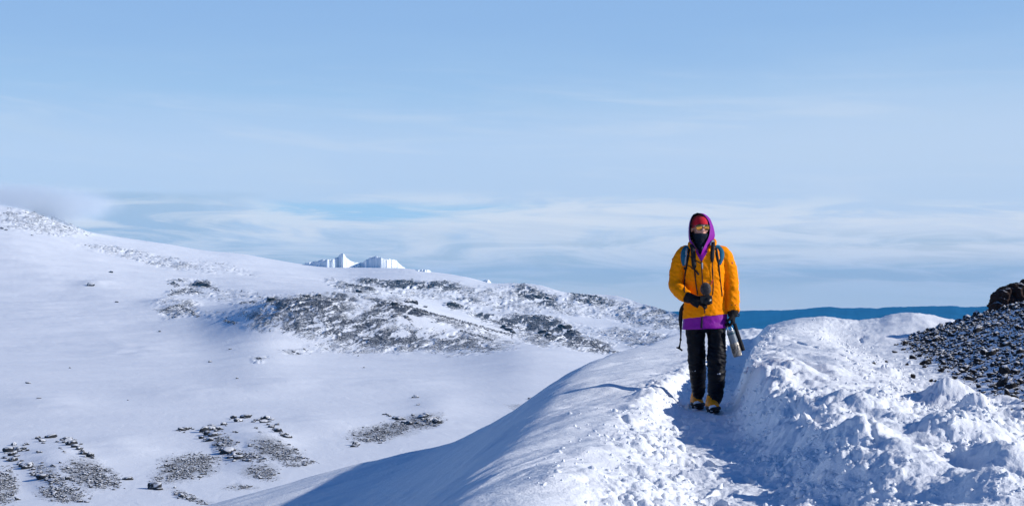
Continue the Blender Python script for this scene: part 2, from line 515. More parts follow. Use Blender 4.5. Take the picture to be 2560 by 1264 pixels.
def near_height(X, Y):
    z, s, t, hl = near_base(X, Y)
    for (bx, by, r, h, asp) in bump_w:
        ry = r * (1.0 + 0.6 * asp)
        sel = (np.abs(X - bx) < 3 * r) & (np.abs(Y - by) < 3 * ry)
        if sel.any():
            xx = (X[sel] - bx) / r; yy = (Y[sel] - by) / ry
            # steeper on the side away from the sun, long tail towards it
            xx = np.where(xx > 0, xx * .85, xx * 1.15)
            z[sel] += h * np.exp(-(xx * xx + yy * yy) ** 1.05)
    for c in crack_w:
        for (x0, y0), (x1, y1) in zip(c[:-1], c[1:]):
            sel = (np.abs(X - (x0 + x1) / 2) < .4) & (np.abs(Y - (y0 + y1) / 2) < 1.2)
            if sel.any():
                vx, vy = x1 - x0, y1 - y0
                q = np.clip(((X[sel] - x0) * vx + (Y[sel] - y0) * vy) / (vx * vx + vy * vy), 0, 1)
                d = np.hypot(X[sel] - x0 - q * vx, (Y[sel] - y0 - q * vy))
                z[sel] -= .028 * np.exp(-(d / .022) ** 2)
    # roughness masks
    onpath = 1 - smooth(np.abs(s), .2, .36)
    wall = smooth(np.abs(s), .16, .30) * (1 - smooth(np.abs(s), .55, .95))
    rightside = smooth(s, .15, .4)
    hillm = smooth(hl, -.02, .05)
    rubble_snow = rightside * (1 - smooth(Y, 10.2, 12.5)) * (1 - hillm)
    gul = np.exp(-((X - (I(FOOT, Y) - .75)) / .75) ** 2) * (1 - hillm) * rightside * smooth(Y, 8, 11)
    bank = rightside * (1 - hillm) * (1 - gul)
    leftlip = smooth(-s, .2, .4) * (1 - smooth(-s, .75, 1.5))
    top = bank * smooth(Y, 9, 12)
    warp = fbm(X * 1.6, Y * 1.6, 2, 90)
    Xw = X + .12 * warp; Yw = Y + .12 * fbm(X * 1.6 + 9, Y * 1.6, 2, 91)
    patch = smooth(fbm(X * .8, Y * .8, 3, 33), -.15, .25)
    lu1 = lumps(Xw * 4.2, Yw * 3.2, 1); lu2 = lumps(Xw * 10.5, Yw * 8.5, 2); lu3 = lumps(Xw * 23, Yw * 19, 3)
    f1 = fbm(X * 5, Y * 5, 5, 40, .55); f2 = fbm(X * 18, Y * 18, 3, 41, .55)
    big = ridged(Xw * .9, Yw * .75, 4, 70, .5) - .55
    z = z + rubble_snow * (.060 * big + .026 * lu1 * patch + (.2 + .8 * patch) * (.019 * lu2 + .010 * lu3) + .036 * f1 + .008 * f2) * smooth(s, .1, .6)
    lw_ = np.where(s < 0, (1 - smooth(-s, .40, .70)) * 1.0, 1.0)
    z = z + wall * lw_ * (1 - hillm) * (.022 * lu1 * rightside * patch + .024 * lu2 * (.4 + .6 * patch) + .010 * lu3 + .026 * f1 + .006 * f2)
    z = z + leftlip * (.016 * lu2 * patch + .010 * lu3 * patch + .018 * f1) * (1 - .75 * smooth(-s, .45, .85))
    z = z + gul * (.030 * f1 + .026 * lu2 * patch + .012 * lu3 + .010 * f2)
    z = z + onpath * (.020 * f1 + .009 * f2 + .006 * lu3)
    for (fx, fy, fa) in prints:
        sel = (np.abs(X - fx) < .3) & (np.abs(Y - fy) < .4)
        if sel.any():
            ca, sa = math.cos(fa), math.sin(fa)
            a_ = ((X[sel] - fx) * ca + (Y[sel] - fy) * sa) / (.055 - .012 * 0)
            b_ = (-(X[sel] - fx) * sa + (Y[sel] - fy) * ca) / .145
            e_ = np.sqrt((a_ * (1 + .25 * np.exp(-(b_ / .3) ** 2))) ** 4 + b_ ** 4)
            z[sel] += -.020 * smooth(e_, 1.25, .75) + .008 * np.exp(-((e_ - 1.5) / .3) ** 2)
    z = z + top * (.055 * fbm(X * 1.5, Y * .9, 3, 55) + .030 * np.clip(fbm(X * 3.2, Y * 1.7, 3, 56), -.1, 1) + .008 * f1)
    # wind-carved ripples over the open left slope
    lo = (1 - smooth(-s, .5, 0.2)) * (s < 0)
    along = X * .42 + Y * .9; across = X * .9 - Y * .42
    z = z + lo * (.045 * fbm(across * 1.5, along * .35, 3, 60) + .016 * ridged(across * 4.5, along * .7, 3, 61) * smooth(fbm(X * .5, Y * .5, 2, 62), -.3, .3)
                  + .004 * f1)
    z = z + hillm * (.035 * fbm(X * 1.2, Y * 1.2, 3, 80) + .020 * f1)
    return z


def build_near():
    us = np.concatenate([np.arange(-900, 380, 14.0), np.arange(380, 2620, 2.9), np.arange(2620, 3700, 14.0)])
    ys = np.concatenate([np.arange(1900, 1330, -10.0), np.arange(1330, 1010, -.85), np.arange(1010, 785, -.85)])
    Yr = .85 * F / (ys - HZ)
    Yr = np.concatenate([Yr, np.arange(Yr[-1] + .7, 110, 2.2)])
    U, Y = np.meshgrid(us, Yr)
    X = (U - 1280.0) / F * Y
    # beyond the frame the columns spread out so the slope does not stop at its edge
    Z = near_height(X, Y)
    co = np.stack([X, Y, Z], -1).reshape(-1, 3)
    hl = near_base(X, Y)[3]
    rub = smooth(hl, -.02, .16) * (.50 + .9 * fbm(X * 1.1, Y * .9, 3, 710)) * smooth(Y, 9, 13)
    o = mesh_np('snow_ridge', co, grid_faces(len(Yr), len(us)), M_SNOW, attrs={'rubble': np.clip(rub, 0, .8).ravel()})
    tag(o, kind='structure')
    return o


build_near()


def surf(X, Y):
    return float(near_height(np.array([float(X)]), np.array([float(Y)]))[0])


# ------------------------------------------------------------------ far snowfield with hills
def T(pts):
    return np.array(pts, float)


L_SKY = T([(-1500, 380), (-800, 420), (-300, 470), (0, 500), (60, 512), (130, 538), (200, 572), (230, 582), (300, 594), (400, 608), (500, 625), (600, 635), (700, 652), (770, 662), (850, 667), (900, 668), (1000, 670),
           (1080, 680), (1160, 692), (1200, 702), (1230, 708), (1310, 709), (1350, 713), (1400, 727), (1430, 732), (1530, 737), (1600, 757), (1650, 772), (1700, 788), (1740, 812), (1800, 840), (1900, 870), (2600, 900), (4200, 900)])
Y_SKY = T([(-1500, 1300), (0, 1300), (800, 1500), (1300, 1150), (1600, 900), (1800, 760), (4200, 700)])
L_FOOT = T([(-1500, 885), (300, 885), (520, 882), (600, 868), (660, 862), (720, 872), (800, 884), (900, 888), (1100, 884), (1300, 864), (1400, 868), (1530, 882), (1700, 900), (2600, 930), (4200, 930)])
L_CREST = T([(-1500, 800), (300, 800), (480, 795), (560, 778), (610, 766), (680, 746), (760, 740), (830, 745), (880, 753), (960, 757), (1040, 772), (1100, 790), (1200, 818), (1290, 845), (1400, 852), (1530, 868), (1700, 882), (2600, 920), (4200, 920)])
L_DIP = T([(-1500, 740), (300, 745), (500, 755), (650, 748), (760, 738), (880, 742), (1000, 752), (1100, 782), (1200, 806), (1300, 830), (1400, 834), (1500, 838), (1600, 842), (1700, 852), (2600, 900), (4200, 900)])
L_MID = T([(-1500, 600), (0, 640), (300, 680), (500, 700), (650, 705), (760, 712), (880, 718), (1000, 742), (1100, 765), (1200, 782), (1300, 793), (1400, 796), (1500, 806), (1600, 812), (1700, 828), (2600, 890), (4200, 890)])
L_UP = T([(-1500, 480), (0, 560), (230, 612), (500, 655), (700, 680), (880, 700), (950, 697), (1040, 700), (1120, 706), (1200, 716), (1300, 722), (1400, 738), (1500, 745), (1600, 770), (1700, 800), (1800, 845), (2600, 895), (4200, 895)])

# rock showing through the snow: (column, row, half width px, half height px, tilt, weight)
ROCK = [(115, 555, 130, 30, .10, .62), (560, 668, 70, 10, .25, .30), (370, 645, 160, 14, .20, .55), (480, 707, 55, 9, .1, .85), (465, 728, 45, 10, -.15, .7), (450, 777, 48, 16, -.2, .75), (420, 770, 30, 25, 0, .35),
        (580, 740, 90, 16, .1, .42), (560, 790, 70, 10, .1, .38), (600, 755, 40, 10, 0, .4),
        (770, 765, 125, 26, .0, .92), (700, 800, 95, 34, .1, .80), (820, 815, 130, 42, .12, .86), (930, 800, 90, 40, -.5, .88), (960, 845, 160, 34, .05, .86), (1120, 855, 150, 28, .06, .80), (860, 872, 90, 12, .05, .6),
        (690, 750, 35, 10, 0, .8), (850, 742, 50, 9, .1, .85), (1000, 768, 95, 10, .25, .95), (1130, 805, 90, 12, .3, .72), (1210, 832, 70, 10, .25, .62),
        (870, 718, 60, 12, .25, .75), (910, 725, 40, 8, .3, .8), (960, 710, 70, 11, .1, .95), (1060, 712, 110, 12, .05, .92), (1050, 730, 110, 16, .1, .62), (1160, 735, 90, 22, .15, .55), (1170, 750, 45, 11, .1, .8), (1260, 750, 110, 30, .1, .58),
        (1340, 742, 60, 24, .35, .92), (1390, 755, 50, 18, .3, .72), (1300, 728, 60, 9, .1, .66), (1480, 752, 65, 14, .12, .86), (1560, 775, 100, 22, .2, .64), (1660, 795, 90, 26, .25, .72), (1620, 800, 100, 18, .15, .62), (1460, 780, 140, 12, .1, .5),
        (1140, 768, 40, 7, .1, .8), (1250, 800, 90, 10, .25, .95), (1330, 812, 110, 22, .1, .92), (1400, 830, 80, 30, .3, .96), (1460, 858, 90, 20, .2, .86), (1340, 845, 70, 18, .2, .72), (1600, 845, 110, 20, .1, .66), (1560, 830, 80, 10, .1, .6),
        (740, 880, 40, 6, .0, .55), (650, 897, 26, 6, 0, .6), (100, 1165, 0, 0, 0, 0),
        (225, 1190, 65, 30, .15, .80), (155, 1235, 60, 20, .1, .72), (10, 1215, 30, 40, .1, .75), (120, 1190, 40, 18, .5, .62), (470, 1165, 75, 32, -.1, .82), (430, 1190, 50, 16, 0, .62), (690, 1130, 60, 25, .2, .80), (650, 1180, 45, 20, .1, .72), (740, 1158, 36, 8, .0, .6), (600, 1215, 40, 8, 0, .5), (560, 1120, 40, 22, .5, .5),
        (960, 1080, 80, 20, -.1, .80), (1050, 1055, 50, 18, -.1, .82), (470, 1240, 50, 10, .4, .55), (1290, 1014, 26, 6, 0, .5)]


def rock_field(U, Vy):
    k = np.zeros_like(U)
    wu = U + 26 * fbm(U / 60.0, Vy / 22.0, 4, 301)
    wv = Vy + 9 * fbm(U / 60.0 + 7, Vy / 22.0, 4, 302)
    for (cu, cv, ru, rv, tl, w) in ROCK:
        if ru <= 0:
            continue
        du = wu - cu; dv = wv - cv - tl * du
        e = (du / (ru * 1.15)) ** 2 + (dv / (rv * 1.15)) ** 2
        k = np.maximum(k, w * smooth(e, 1.45, .15))
    # tongues of snow lying down the slopes, between the rocky ribs
    al = wu - .42 * wv; ac = wv + .40 * wu
    st = fbm(al / 62.0, ac / 9.0, 3, 303) + .5 * fbm(al / 20.0, ac / 4.0, 2, 304)
    far = smooth(Vy, 960, 900)
    k = k * (1 - far * .85 * smooth(st, .10, .34))
    return np.clip(k, 0, 1)


def build_far():
    us = np.concatenate([np.arange(-1500, -60, 24.0), np.arange(-60, 1960, 2.5), np.arange(1960, 4200, 30.0)])
    lay_y = [np.full_like(us, 1500), np.full_like(us, 1264), np.full_like(us, 1050), I(L_FOOT, us), I(L_CREST, us), I(L_DIP, us), I(L_MID, us), I(L_UP, us), I(L_SKY, us)]
    def gs(a, sig):
        k_ = np.exp(-np.arange(-3 * sig, 3 * sig + 1, 6.0) ** 2 / (2 * sig * sig)); k_ /= k_.sum()
        o_ = np.arange(-3 * sig, 3 * sig + 1, 6.0)
        return sum(w_ * np.interp(us + d_, us, a) for w_, d_ in zip(k_, o_))
    for i_, sg in ((3, 40), (4, 26), (5, 40), (6, 45), (7, 40), (8, 7)):
        lay_y[i_] = gs(lay_y[i_], sg)
    ysk = gs(I(Y_SKY, us), 60)
    steep = gs(smooth(us, 380, 820), 50)          # 0 on the open snowfield, 1 where the hill stands
    near_k = 1 - .35 * smooth(us, 1500, 1900)
    lay_Y = [np.full_like(us, 70), np.full_like(us, 135), np.full_like(us, 235), 470 * near_k, (600 * (1 - steep) + 545 * steep) * near_k,
             (700 * (1 - steep) + 660 * steep) * near_k, 860 * near_k, (1040 * near_k) * 1.0, ysk]
    for i in range(1, len(lay_Y)):
        lay_Y[i] = np.maximum(lay_Y[i], lay_Y[i - 1] * 1.04)
    lay_z = [CAMZ + (HZ - y) / F * Yy for y, Yy in zip(lay_y, lay_Y)]
    # far side of the skyline
    lay_Y += [ysk * 1.06, ysk * 1.35]
    lay_z += [lay_z[-1] - 4 - .012 * ysk, lay_z[-1] - 90]
    LZ = np.array(lay_z); LY = np.array(lay_Y)
    nseg = [16, 110, 110, 70, 66, 40, 44, 50, 56, 8, 6][:len(LZ) - 1]
    v = np.concatenate([[k + j / n for j in range(n)] for k, n in enumerate(nseg)] + [[len(nseg)]])
    def rows(A):
        kk = np.arange(len(A), dtype=float)
        d = np.diff(A, axis=0)
        m = np.zeros_like(A)
        m[1:-1] = np.where(d[:-1] * d[1:] > 0, 2 * d[:-1] * d[1:] / (d[:-1] + d[1:] + np.where(d[:-1] + d[1:] == 0, 1, 0)), 0)
        m[0] = d[0]; m[-1] = d[-1]
        i = np.clip(v.astype(int), 0, len(A) - 2)
        t = (v - i)[:, None]
        return ((2 * t**3 - 3 * t**2 + 1) * A[i] + (t**3 - 2 * t**2 + t) * m[i] + (-2 * t**3 + 3 * t**2) * A[i + 1] + (t**3 - t**2) * m[i + 1])
    Z = rows(LZ); Y = rows(LY)
    U = np.broadcast_to(us, Z.shape)
    X = (U - 1280.0) / F * Y
    Vy = HZ - (Z - CAMZ) / Y * F
    k = rock_field(U, Vy)
    sky_guard = smooth(np.broadcast_to(v[:, None], Z.shape), 8.05, 7.4)
    amp = (Y / 500.0)
    n_big = fbm(X / 45.0, Y / 45.0, 4, 201)
    n_mid = ridged(X / 14.0, Y / 18.0, 4, 202) - .55
    n_sm = fbm(X / 4.0, Y / 5.0, 3, 203)
    Z = Z + k * (2.4 * n_big * sky_guard + 2.6 * n_mid * (.25 + .75 * sky_guard) + .8 * n_sm) * np.clip(amp - .42, .03, 1.5)
    Z = Z + (1 - k) * (.95 * fbm(X / 60.0, Y / 26.0, 3, 204) + .10 * fbm(X / 9.0, Y / 7.0, 3, 205)) * np.clip(amp, .3, 1.6) * (.3 + .7 * sky_guard)
    # low snowy mounds and hollows round the rocky patches
    for (mu, mv, ru, rv, h) in [(150, 1150, 100, 40, .9), (640, 1098, 100, 40, .9), (1100, 1015, 80, 40, .5), (60, 1200, 60, 30, -.5), (540, 1150, 70, 26, -.5), (300, 1120, 90, 30, .5), (800, 1060, 100, 26, .6),
                                (240, 712, 60, 9, 1.6), (430, 760, 60, 14, 2.2), (330, 880, 120, 22, .8), (760, 960, 160, 20, .8), (480, 985, 140, 18, .8), (120, 1010, 120, 22, .7), (1000, 960, 120, 16, .6)]:
        Z = Z + h * np.exp(-((U - mu) / ru) ** 2 - ((Vy - mv) / rv) ** 2) * (1 + .5 * fbm(X / 12., Y / 12., 2, 206))
    Z = Z + (1 - k) * .16 * ridged(X / 16.0 + Y / 40., Y / 7.0 - X / 30., 3, 207) * np.clip(amp, .3, 1.2) * smooth(fbm(X / 70., Y / 60., 2, 208), -.2, .3)
    co = np.stack([X, Y, Z], -1).reshape(-1, 3)
    M, q, b = new_mat('snow_and_rock')
    ob = q.node('ShaderNodeTexCoord').outputs['Object']
    at = q.node('ShaderNodeAttribute', attribute_name='rock').outputs['Fac']
    p = q.sep(ob)
    st = q.xyz(q.mul(p[0], 1.0), q.mul(p[1], .55), q.mul(p[2], 1.6))
    na = q.noise(st, .085, 6.0, .62, .5)
    nb = q.noise(st, .42, 5.0, .65, .3)
    nc = q.noise(st, 1.9, 4.0, .7, 0.0)
    nd = q.noise(st, 7.0, 3.0, .7, 0.0)
    nr = q.node('ShaderNodeAttribute', attribute_name='close').outputs['Fac']
    # streaks running down the slopes
    sk = q.noise(q.xyz(q.add(q.mul(p[0], .30), q.mul(p[2], .5)), q.mul(p[1], .10), q.mul(p[2], .9)), .55, 5.0, .65, 1.2)
    nf = q.sub(q.add(q.add(q.mul(na, .28), q.mul(nb, .30)), q.add(q.mul(nc, .20), q.mul(sk, .22))), .5)
    nl = q.sub(q.add(q.add(q.mul(nb, .20), q.mul(nc, .34)), q.mul(nd, .46)), .5)
    nn = q.add(q.mul(nf, q.sub(1.0, nr)), q.mul(nl, nr))
    cover = q.ss(q.add(at, q.mul(nn, q.add(6.0, q.mul(nr, 3.5)))), .58, .68)
    cover = q.mul(cover, q.ss(at, .03, .2))
    # snow dusting: thin over most of the slope, blown off the crests
    du = q.add(q.add(q.mul(nc, .42), q.mul(nd, .20)), q.mul(nb, .38))
    dust = q.mul(cover, q.ss(q.sub(du, q.mul(q.sub(at, .75), .42)), .42, .58, 1.0, .30))
    rockc = q.ramp(nc, [(.25, (.022, .026, .036)), (.55, (.055, .062, .078)), (.8, (.12, .12, .125))])
    snowc = q.mix(na, (.80, .84, .89, 1), (.86, .885, .92, 1))
    q.put(b.inputs['Base Color'], q.mix(dust, snowc, rockc))
    b.inputs['Roughness'].default_value = .75
    b.inputs['Specular IOR Level'].default_value = .15
    bn = q.node('ShaderNodeBump')
    bn.inputs['Strength'].default_value = .7
    bn.inputs['Distance'].default_value = .9
    sas = q.noise(q.xyz(q.add(q.mul(p[0], .55), q.mul(p[1], .10)), q.mul(p[1], .22), 0.0), .8, 5.0, .6, .6)
    q.put(bn.inputs['Height'], q.add(q.mul(sas, .14), q.mul(q.mul(q.add(nb, q.mul(nc, .5)), cover), q.sub(1.0, q.mul(nr, .8)))))
    q.put(b.inputs['Normal'], bn.outputs[0])
    o = mesh_np('snowfield', co, grid_faces(len(v), len(us)), M, attrs={'rock': k.ravel(), 'close': smooth(Y, 420, 300).ravel()})
    tag(o, kind='structure')
    return us, v, X, Y, Z


FAR = build_far()


def far_point(u, y):
    """surface point of the far snowfield seen at photo pixel (u, y): nearest visible crossing"""
    us, v, X, Y, Z = FAR
    j = int(np.argmin(np.abs(us - u)))
    yy = HZ - (Z[:, j] - CAMZ) / Y[:, j] * F
    idx = np.where(yy <= y)[0]
    i = int(idx[0]) if len(idx) else int(np.argmin(yy))
    return np.array((X[i, j], Y[i, j], Z[i, j]))


# ------------------------------------------------------------------ blue range far off
def build_range():
    us = np.arange(-3500, 6500, 5.0)
    top = T([(-3500, 790), (1400, 784), (1690, 778), (1850, 776), (1950, 775), (2010, 771), (2070, 767), (2120, 769), (2150, 769), (2185, 771), (2220, 767), (2280, 766), (2330, 763), (2380, 764), (2410, 767), (2470, 765), (2560, 762), (2800, 768), (6500, 780)])
    yt = I(top, us) + 3.2 * fbm(us / 85.0, us * 0 + 3, 2, 404) + 1.2 * fbm(us / 14.0, us * 0, 4, 400) - 1.2 * np.clip(perlin(us / 5.0, us * 0, 401), 0, 1)
    Yd = 6500.0
    rowsv = np.linspace(0, 1, 14)
    co = []
    for r in rowsv:
        Yy = Yd - 1400 * (1 - r)
        zt = CAMZ + (HZ - yt) / F * Yd
        zb = -330.0
        x = (us - 1280) / F * Yy
        nz = 14 * fbm(x / 160.0, np.full_like(x, Yy / 160.0), 4, 402) * (r < .95)
        co.append(np.stack([x, np.full_like(x, Yy), zb + (zt - zb) * (r ** .8) + nz], -1))
    for (dY, dz) in ((250, -30), (1500, -300)):
        x = (us - 1280) / F * (Yd + dY)
        co.append(np.stack([x, np.full_like(x, Yd + dY), CAMZ + (HZ - yt) / F * Yd + dz], -1))
    co = np.array(co)
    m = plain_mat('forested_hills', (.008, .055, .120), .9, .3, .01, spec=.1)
    tag(mesh_np('hills', co.reshape(-1, 3), grid_faces(len(co), len(us)), m), kind='structure')
    # the low country between the snowfield and the range
    n = 40
    gx = np.linspace(-9000, 9000, n); gy = np.linspace(20, 9000, n)
    GX, GY = np.meshgrid(gx, gy)
    GZ = -345 + 6 * fbm(GX / 900, GY / 900, 2, 410) + 0 * GX
    tag(mesh_np('terrain', np.stack([GX, GY, GZ], -1).reshape(-1, 3), grid_faces(n, n), m), kind='structure')


build_range()


# ------------------------------------------------------------------ clear blue mountain air
def build_haze():
    bpy_v = [(-9500, -60, -348), (9500, -60, -348), (9500, 9500, -348), (-9500, 9500, -348),
             (-9500, -60, 175), (9500, -60, 175), (9500, 9500, 175), (-9500, 9500, 175)]
    f = [(0, 3, 2, 1), (4, 5, 6, 7), (0, 1, 5, 4), (1, 2, 6, 5), (2, 3, 7, 6), (3, 0, 4, 7)]
    m = bpy.data.materials.new('blue_air')
    m.use_nodes = True
    t = m.node_tree
    t.nodes.clear()
    out = t.nodes.new('ShaderNodeOutputMaterial')
    pv = t.nodes.new('ShaderNodeVolumePrincipled')
    pv.inputs['Color'].default_value = (.06, .50, 1.0, 1)
    pv.inputs['Density'].default_value = 0.5 / 6500.0
    pv.inputs['Anisotropy'].default_value = 0.0
    t.links.new(pv.outputs[0], out.inputs['Volume'])
    m.cycles.homogeneous_volume = True
    o = mesh_np('haze', bpy_v, f, m, shade=False)
    tag(o, kind='stuff')


build_haze()

# ================================================================== ROCKS AND ICE
def rock_mat(name, lo, hi, snow=.25, scale=14.0, thr=.55):
    m, q, b = new_mat(name)
    ob = q.node('ShaderNodeTexCoord').outputs['Object']
    n = q.noise(ob, scale, 5.0, .65)
    c = q.ramp(n, [(.3, lo), (.7, hi)])
    nz = q.sep(q.node('ShaderNodeNewGeometry').outputs['Normal'])[2]
    k = q.ss(q.add(nz, q.mul(q.sub(q.noise(ob, scale * .7, 4.0, .6), .5), 1.3)), thr, thr + .25, 0.0, snow)
    q.put(b.inputs['Base Color'], q.mix(k, c, (.82, .85, .9, 1)))
    b.inputs['Roughness'].default_value = .85
    b.inputs['Specular IOR Level'].default_value = .2
    bn = q.node('ShaderNodeBump')
    bn.inputs['Strength'].default_value = .8
    bn.inputs['Distance'].default_value = .02
    q.put(bn.inputs['Height'], q.noise(ob, scale * 3.0, 4.0, .65))
    q.put(b.inputs['Normal'], bn.outputs[0])
    return m


def ico(sub):
    bm = bmesh.new()
    bmesh.ops.create_icosphere(bm, subdivisions=sub, radius=1.0)
    bm.verts.ensure_lookup_table()
    co = np.array([v.co for v in bm.verts]); f = np.array([[v.index for v in p.verts] for p in bm.faces])
    bm.free()
    return co, f


def rocky(sub, seed, amp=.45, flat=(1, .9, .7)):
    co, f = ico(sub)
    n = ridged(co[:, 0] * 1.3 + seed * 3.1 + co[:, 2] * .7, co[:, 1] * 1.3 + co[:, 2] * 1.1 - seed, 3, 600 + seed) - .5
    n2 = perlin(co[:, 0] * .9 + seed, co[:, 1] * .9 - co[:, 2] * 1.2, 650 + seed)
    co = co * (1 + amp * n + .35 * n2)[:, None]
    r = np.random.RandomState(seed)
    for _ in range(5):                                   # broken faces
        d = r.normal(size=3); d /= np.linalg.norm(d)
        h = r.uniform(.55, .85)
        k = np.maximum(co @ d - h, 0)
        co = co - np.outer(k, d) * .85
    return co * np.array(flat), f


# ------------------------------------------------------------------ rubble over the slope at the right
def build_scree():
    r = np.random.RandomState(11)
    N = 900000
    X = r.uniform(3.6, 13.0, N); Y = r.uniform(9.0, 28.2, N)
    zb, s, t, hl = near_base(X, Y)
    u = 1280 + X / Y * F
    clump = fbm(X * 1.3, Y * 1.1, 4, 700)
    dens = smooth(hl, .0, .10) * np.clip(.30 + 2.1 * clump + .35 * smooth(hl, .1, .6), .06, 1)
    edge = np.exp(-((hl - .0) / .05) ** 2) * .05
    keep = (r.uniform(size=N) < (dens + edge) * .8) & (u < 3500) & (hl > -.08)
    X = X[keep]; Y = Y[keep]
    n = len(X)
    Z = near_height(X, Y)
    size = np.clip(.0130 * np.exp(r.normal(0, .62, n)), .006, .075) * (1 + .25 * (Y - 13) / 13)
    protos = [rocky(1, k, .5, (1, .9, .75)) for k in range(6)]
    co = []; fa = []; o = 0
    which = r.randint(0, 6, n)
    for k in range(6):
        idx = np.where(which == k)[0]
        pc, pf = protos[k]
        a = r.uniform(0, 2 * math.pi, len(idx)); tl = r.normal(0, .35, len(idx))
        ca, sa = np.cos(a), np.sin(a)
        sc = size[idx][:, None] * r.uniform(.7, 1.35, (len(idx), 3))
        p = pc[None] * sc[:, None, :]
        x = p[..., 0] * ca[:, None] - p[..., 1] * sa[:, None]
        y = p[..., 0] * sa[:, None] + p[..., 1] * ca[:, None]
        z = p[..., 2] + x * tl[:, None]
        q = np.stack([x + X[idx][:, None], y + Y[idx][:, None], z + (Z[idx] + size[idx] * .30)[:, None]], -1)
        co.append(q.reshape(-1, 3))
        fa.append((pf[None] + (np.arange(len(idx)) * len(pc))[:, None, None] + o).reshape(-1, 3))
        o += len(idx) * len(pc)
    m = rock_mat('lava_rubble', (.008, .009, .011), (.034, .031, .031), .85, 40., .57)
    ob = mesh_np('scree', np.vstack(co), np.vstack(fa), m, shade=False)
    tag(ob, kind='stuff')


build_scree()

M_STONE = rock_mat('dark_stone', (.007, .008, .011), (.028, .026, .027), .55, 9., .62)
M_LAVA = rock_mat('far_lava_rock', (.012, .014, .018), (.040, .039, .040), .75, 2.6, .55)
M_BROWN = rock_mat('brown_lava', (.013, .0075, .007), (.050, .028, .023), .6, 6., .80)
PROT = [bpy.data.meshes.new('rock_%d' % k) for k in range(0)]
protos = []
for k in range(6):
    c_, f_ = rocky(3, 20 + k, .5, (1, .85, .72))
    o_ = mesh_np('stone', c_, f_, M_LAVA, shade=False)
    protos.append(o_.data)
    bpy.data.objects.remove(o_)
near_meshes = []
for k in range(4):
    c_, f_ = rocky(3, 40 + k, .5, (1, .85, .8))
    o_ = mesh_np('stone', c_, f_, M_STONE, shade=False)
    near_meshes.append(o_.data)
    bpy.data.objects.remove(o_)

rk = random.Random(5)
for i, (u, y, r) in enumerate([(2237, 881, 5.5), (2267, 911, 5), (2283, 944, 9), (2328, 953, 6), (2340, 954, 6.5), (2311, 918, 5.5), (2408, 930, 7), (2386, 942, 9), (2354, 928, 9), (2527, 992, 6.5), (2542, 997, 5.5),
                               (2542, 975, 6), (2287, 981, 4.5), (2184, 908, 5), (2216, 905, 4), (2440, 955, 7), (2478, 968, 6.5)]):
    X, Y = ground_at(u, y)
    for _ in range(12):
        z = surf(X, Y)
        Yn = np.clip((CAMZ - z) * F / max(y - HZ, 20), 5, 30); Y = .5 * Y + .5 * Yn; X = (u - 1280) / F * Y
    s_ = r / F * Y
    o = bpy.data.objects.new('stone', near_meshes[i % 4])
    COL.objects.link(o)
    o.location = (X, Y, surf(X, Y) + s_ * .35)
    o.scale = (s_ * rk.uniform(.9, 1.2), s_ * rk.uniform(.8, 1.1), s_ * rk.uniform(.8, 1.1))
    o.rotation_euler = (rk.uniform(-.3, .3), rk.uniform(-.3, .3), rk.uniform(0, 6.3))
    tag(o, 'larger black stone lying on the snow along the foot of the rubble slope', 'stone', 'larger black stones along the foot of the rubble slope')

# ------------------------------------------------------------------ boulder on top of the rubble slope
def bed(name, protos_, X, Y, Z, size, r, m, sink=.25, flat=1.0):
    """thousands of small pieces laid out as one mesh"""
    co = []; fa = []; o = 0
    which = r.randint(0, len(protos_), len(X))
    for k in range(len(protos_)):
        idx = np.where(which == k)[0]
        pc, pf = protos_[k]
        a = r.uniform(0, 2 * math.pi, len(idx)); tl = r.normal(0, .3, len(idx))
        sc = size[idx][:, None] * r.uniform(.7, 1.35, (len(idx), 3)) * np.array((1, 1, flat))
        p = pc[None] * sc[:, None, :]
        x = p[..., 0] * np.cos(a)[:, None] - p[..., 1] * np.sin(a)[:, None]
        y = p[..., 0] * np.sin(a)[:, None] + p[..., 1] * np.cos(a)[:, None]
        q = np.stack([x + X[idx][:, None], y + Y[idx][:, None], p[..., 2] + x * tl[:, None] + (Z[idx] + size[idx] * sink)[:, None]], -1)
        co.append(q.reshape(-1, 3))
        fa.append((pf[None] + (np.arange(len(idx)) * len(pc))[:, None, None] + o).reshape(-1, 3))
        o += len(idx) * len(pc)
    ob = mesh_np(name, np.vstack(co), np.vstack(fa), m, shade=False)
    tag(ob, kind='stuff')
    return ob


# ------------------------------------------------------------------ crumbs of broken snow along the trench and over the rough banks
def build_crumbs():
    r = np.random.RandomState(31)
    N = 260000
    Y = r.uniform(5.6, 30, N) ; Y = 5.6 + (Y - 5.6) * r.uniform(size=N) ** .55
    X = I(PATH, Y) + r.uniform(-1.1, 3.6, N)
    zb, s, t, hl = near_base(X, Y)
    edge = np.exp(-((np.abs(s) - .30) / .16) ** 2) * (.55 + .45 * (s > 0))
    lipn = np.exp(-((s + .55) / .30) ** 2) * .35 * (Y < 11)
    rough = (s > .3) * (1 - smooth(Y, 9.5, 12)) * .45
    gul = np.exp(-((X - (I(FOOT, Y) - .75)) / .6) ** 2) * .35
    clump = np.clip(fbm(X * 2.2, Y * 1.8, 3, 760) * 2.2 + .35, 0.02, 1)
    bare = (s > .55) * smooth(Y, 10.5, 12.5) * (1 - np.clip(gul * 3, 0, 1))
    d = np.clip(edge + lipn + rough + gul, 0, 1) * clump * (hl < .02) * (1 - .96 * bare)
    keep = r.uniform(size=N) < d * .17
    X = X[keep]; Y = Y[keep]
    Z = near_height(X, Y)
    size = np.clip(.0075 * np.exp(r.normal(0, .55, len(X))), .003, .036) * (1 + .03 * (Y - 8))
    bed('snow_crumbs', [rocky(1, 80 + k, .45, (1, .9, .8)) for k in range(5)], X, Y, Z, size, r, M_SNOW, .15)


build_crumbs()


